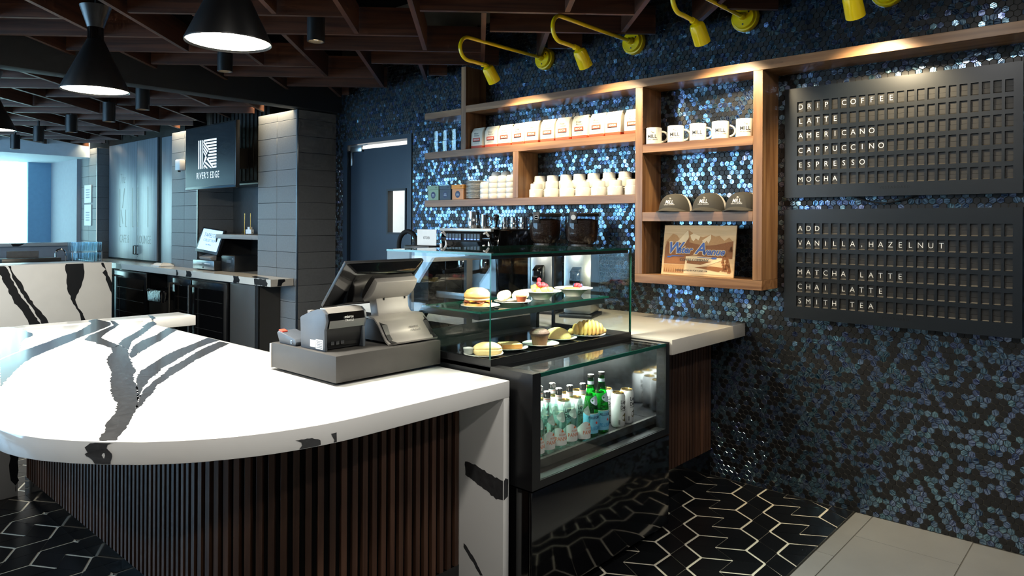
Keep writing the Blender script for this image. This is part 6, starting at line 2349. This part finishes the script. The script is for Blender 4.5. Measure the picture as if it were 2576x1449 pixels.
# small signs on the far pillar
for (z0, z1, lb) in ((1.72, 1.97, 'upper small white notice on the far tiled pillar'), (1.403, 1.696, 'lower small white notice on the far tiled pillar')):
    t = thing('wall_notice', lb, 'notice', (3.447, 11.07, z0))
    mk('plate', G().box(3.440, 3.4505, 10.93, 11.20, z0, z1), M['white_paint'], t, bevel=0.001, seg=1)
    g = G()
    for k in range(4):
        g.box(3.4390, 3.4398, 10.99, 11.14, z0 + 0.07 + 0.035 * k, z0 + 0.085 + 0.035 * k)
    mk('print', g, M['grey_paint'], t)

# ------------------------------------------------------------------ stone clad island bar on the left
ib = thing('island_bar', 'white stone clad island bar with broad black veins', 'bar', (1.5, 7.4, 0))
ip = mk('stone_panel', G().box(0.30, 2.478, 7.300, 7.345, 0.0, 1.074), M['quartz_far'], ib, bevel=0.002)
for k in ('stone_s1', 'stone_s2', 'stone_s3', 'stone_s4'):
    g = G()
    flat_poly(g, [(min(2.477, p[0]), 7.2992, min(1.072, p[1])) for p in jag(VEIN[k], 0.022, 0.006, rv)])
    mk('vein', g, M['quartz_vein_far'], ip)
mk('bar_top', G().box(0.30, 2.32, 7.346, 7.72, 1.030, 1.076), M['quartz_far'], ib, bevel=0.003)
mk('end_panel', G().box(2.42, 2.478, 7.346, 9.0, 0.0, 0.94), M['black_metal'], ib)
mk('work_top', G().box(0.5, 2.418, 7.73, 9.0, 0.86, 0.90), M['steel'], ib)
mk('carcass', G().box(0.5, 2.41, 7.73, 9.0, 0.0, 0.859), M['cupboard_grey'], ib)
fb = thing('far_bar', 'far side of the island bar with a raised pale ledge', 'bar', (2.1, 10.0, 0))
mk('front', G().box(0.6, 3.0, 9.55, 10.0, 0.0, 0.98), M['cupboard_grey'], fb)
mk('work_top', G().box(0.6, 3.06, 9.25, 9.56, 0.945, 0.985), M['quartz_far'], fb)
mk('riser', G().box(0.6, 2.95, 9.98, 10.02, 0.98, 1.16), M['grey_paint'], fb)
mk('ledge', G().box(0.6, 2.98, 9.93, 10.3, 1.16, 1.197), M['quartz_far'], fb, bevel=0.003)
g = G()
flat_poly(g, [(x, 9.9294, z) for x, z in ((2.28, 1.195), (2.42, 1.195), (2.40, 1.18), (2.36, 1.162), (2.30, 1.162))])
mk('vein', g, M['quartz_vein_far'], fb)
sk = thing('bar_sink', 'stainless bar sink unit with dark basin behind the stone bar', 'sink', (2.35, 9.4, 0.9855))
mk('basin', G().box(2.05, 2.62, 9.28, 9.52, 0.9855, 1.045), M['dark_steel'], sk, bevel=0.006)
mk('splash', G().box(2.15, 2.46, 9.53, 9.545, 0.99, 1.12), M['steel'], sk)
tp_ = [(2.60, 9.42, 0.985), (2.60, 9.42, 1.09)] + [(2.60 + 0.05 - 0.05 * cos(a), 9.42, 1.09 + 0.045 * sin(a)) for a in [pi * k / 8 for k in range(1, 9)]] + [(2.70, 9.42, 1.06)]
bt2 = thing('bar_tap', 'small chrome bar tap beside the stacked glasses', 'tap', (2.60, 9.42, 0.9855))
mk('spout', G().tube(tp_, 0.011, 8), M['chrome'], bt2, smooth=True)
# racks of glasses
tr_ = thing('glass_tray', 'clear tray carrying the upper layer of bar glasses', 'tray', (2.88, 9.40, 1.10))
mk('tray', G().box(2.72, 3.05, 9.27, 9.53, 1.103, 1.110), M['tumbler'], tr_)
for x in (2.73, 3.04):
    for y in (9.28, 9.52):
        mk('post', G().lathe([(0.006, 0.9855), (0.006, 1.103)], 8, (x, y, 0)), M['steel'], tr_)
gl_me = mesh_of(G().lathe([(0.0, 0.0), (0.024, 0.0), (0.026, 0.004), (0.032, 0.105), (0.0305, 0.105), (0.0235, 0.006), (0, 0.005)], 16), 'bar_glass', smooth=True, mats=[M['tumbler']])
for lvl, z in ((0, 0.9857), (1, 1.1103)):
    for r_ in range(3):
        for c_ in range(5):
            o = link('bar_glass', gl_me, loc=(2.765 + 0.064 * c_, 9.325 + 0.075 * r_, z))
            tag(o, '%s bar glass from the left, %s row of the %s tier' % (ORD[c_], ('front', 'middle', 'rear')[r_], ('lower', 'upper')[lvl]), 'glass', 'bar glasses in two tiers')

# ------------------------------------------------------------------ far end: soffit, curtain, blue wall
struct(mk('trim_2', G().box(-3.2, 3.45, 11.02, 13.39, 2.35, 2.62), M['soffit']), 'pale lowered ceiling before the far window')
struct(mk('wall_far_side', G().box(3.40, 3.60, 11.385, 12.60, 0.0, 2.35), M['grey_paint']), 'pale grey wall beside the far curtain')
struct(mk('wall_far_return', G().box(3.10, 3.399, 12.56, 12.62, 0.0, 2.35), M['blue_wall']), 'blue wall return at the right edge of the curtain')
g = G()
v = []
NC = 220
for k in range(NC + 1):
    x = 0.6 + 2.62 * k / NC
    y = 12.70 + 0.045 * sin(k * 0.62) + 0.02 * sin(k * 0.27 + 1)
    v += [(x, y, 0.02), (x, y * 1.0, 2.345)]
g.add(v, [(2 * k, 2 * k + 2, 2 * k + 3, 2 * k + 1) for k in range(NC)])
cu = tag(mk('curtain', g, M['curtain'], smooth=True), 'sheer white curtain glowing in front of the far window', 'curtain')
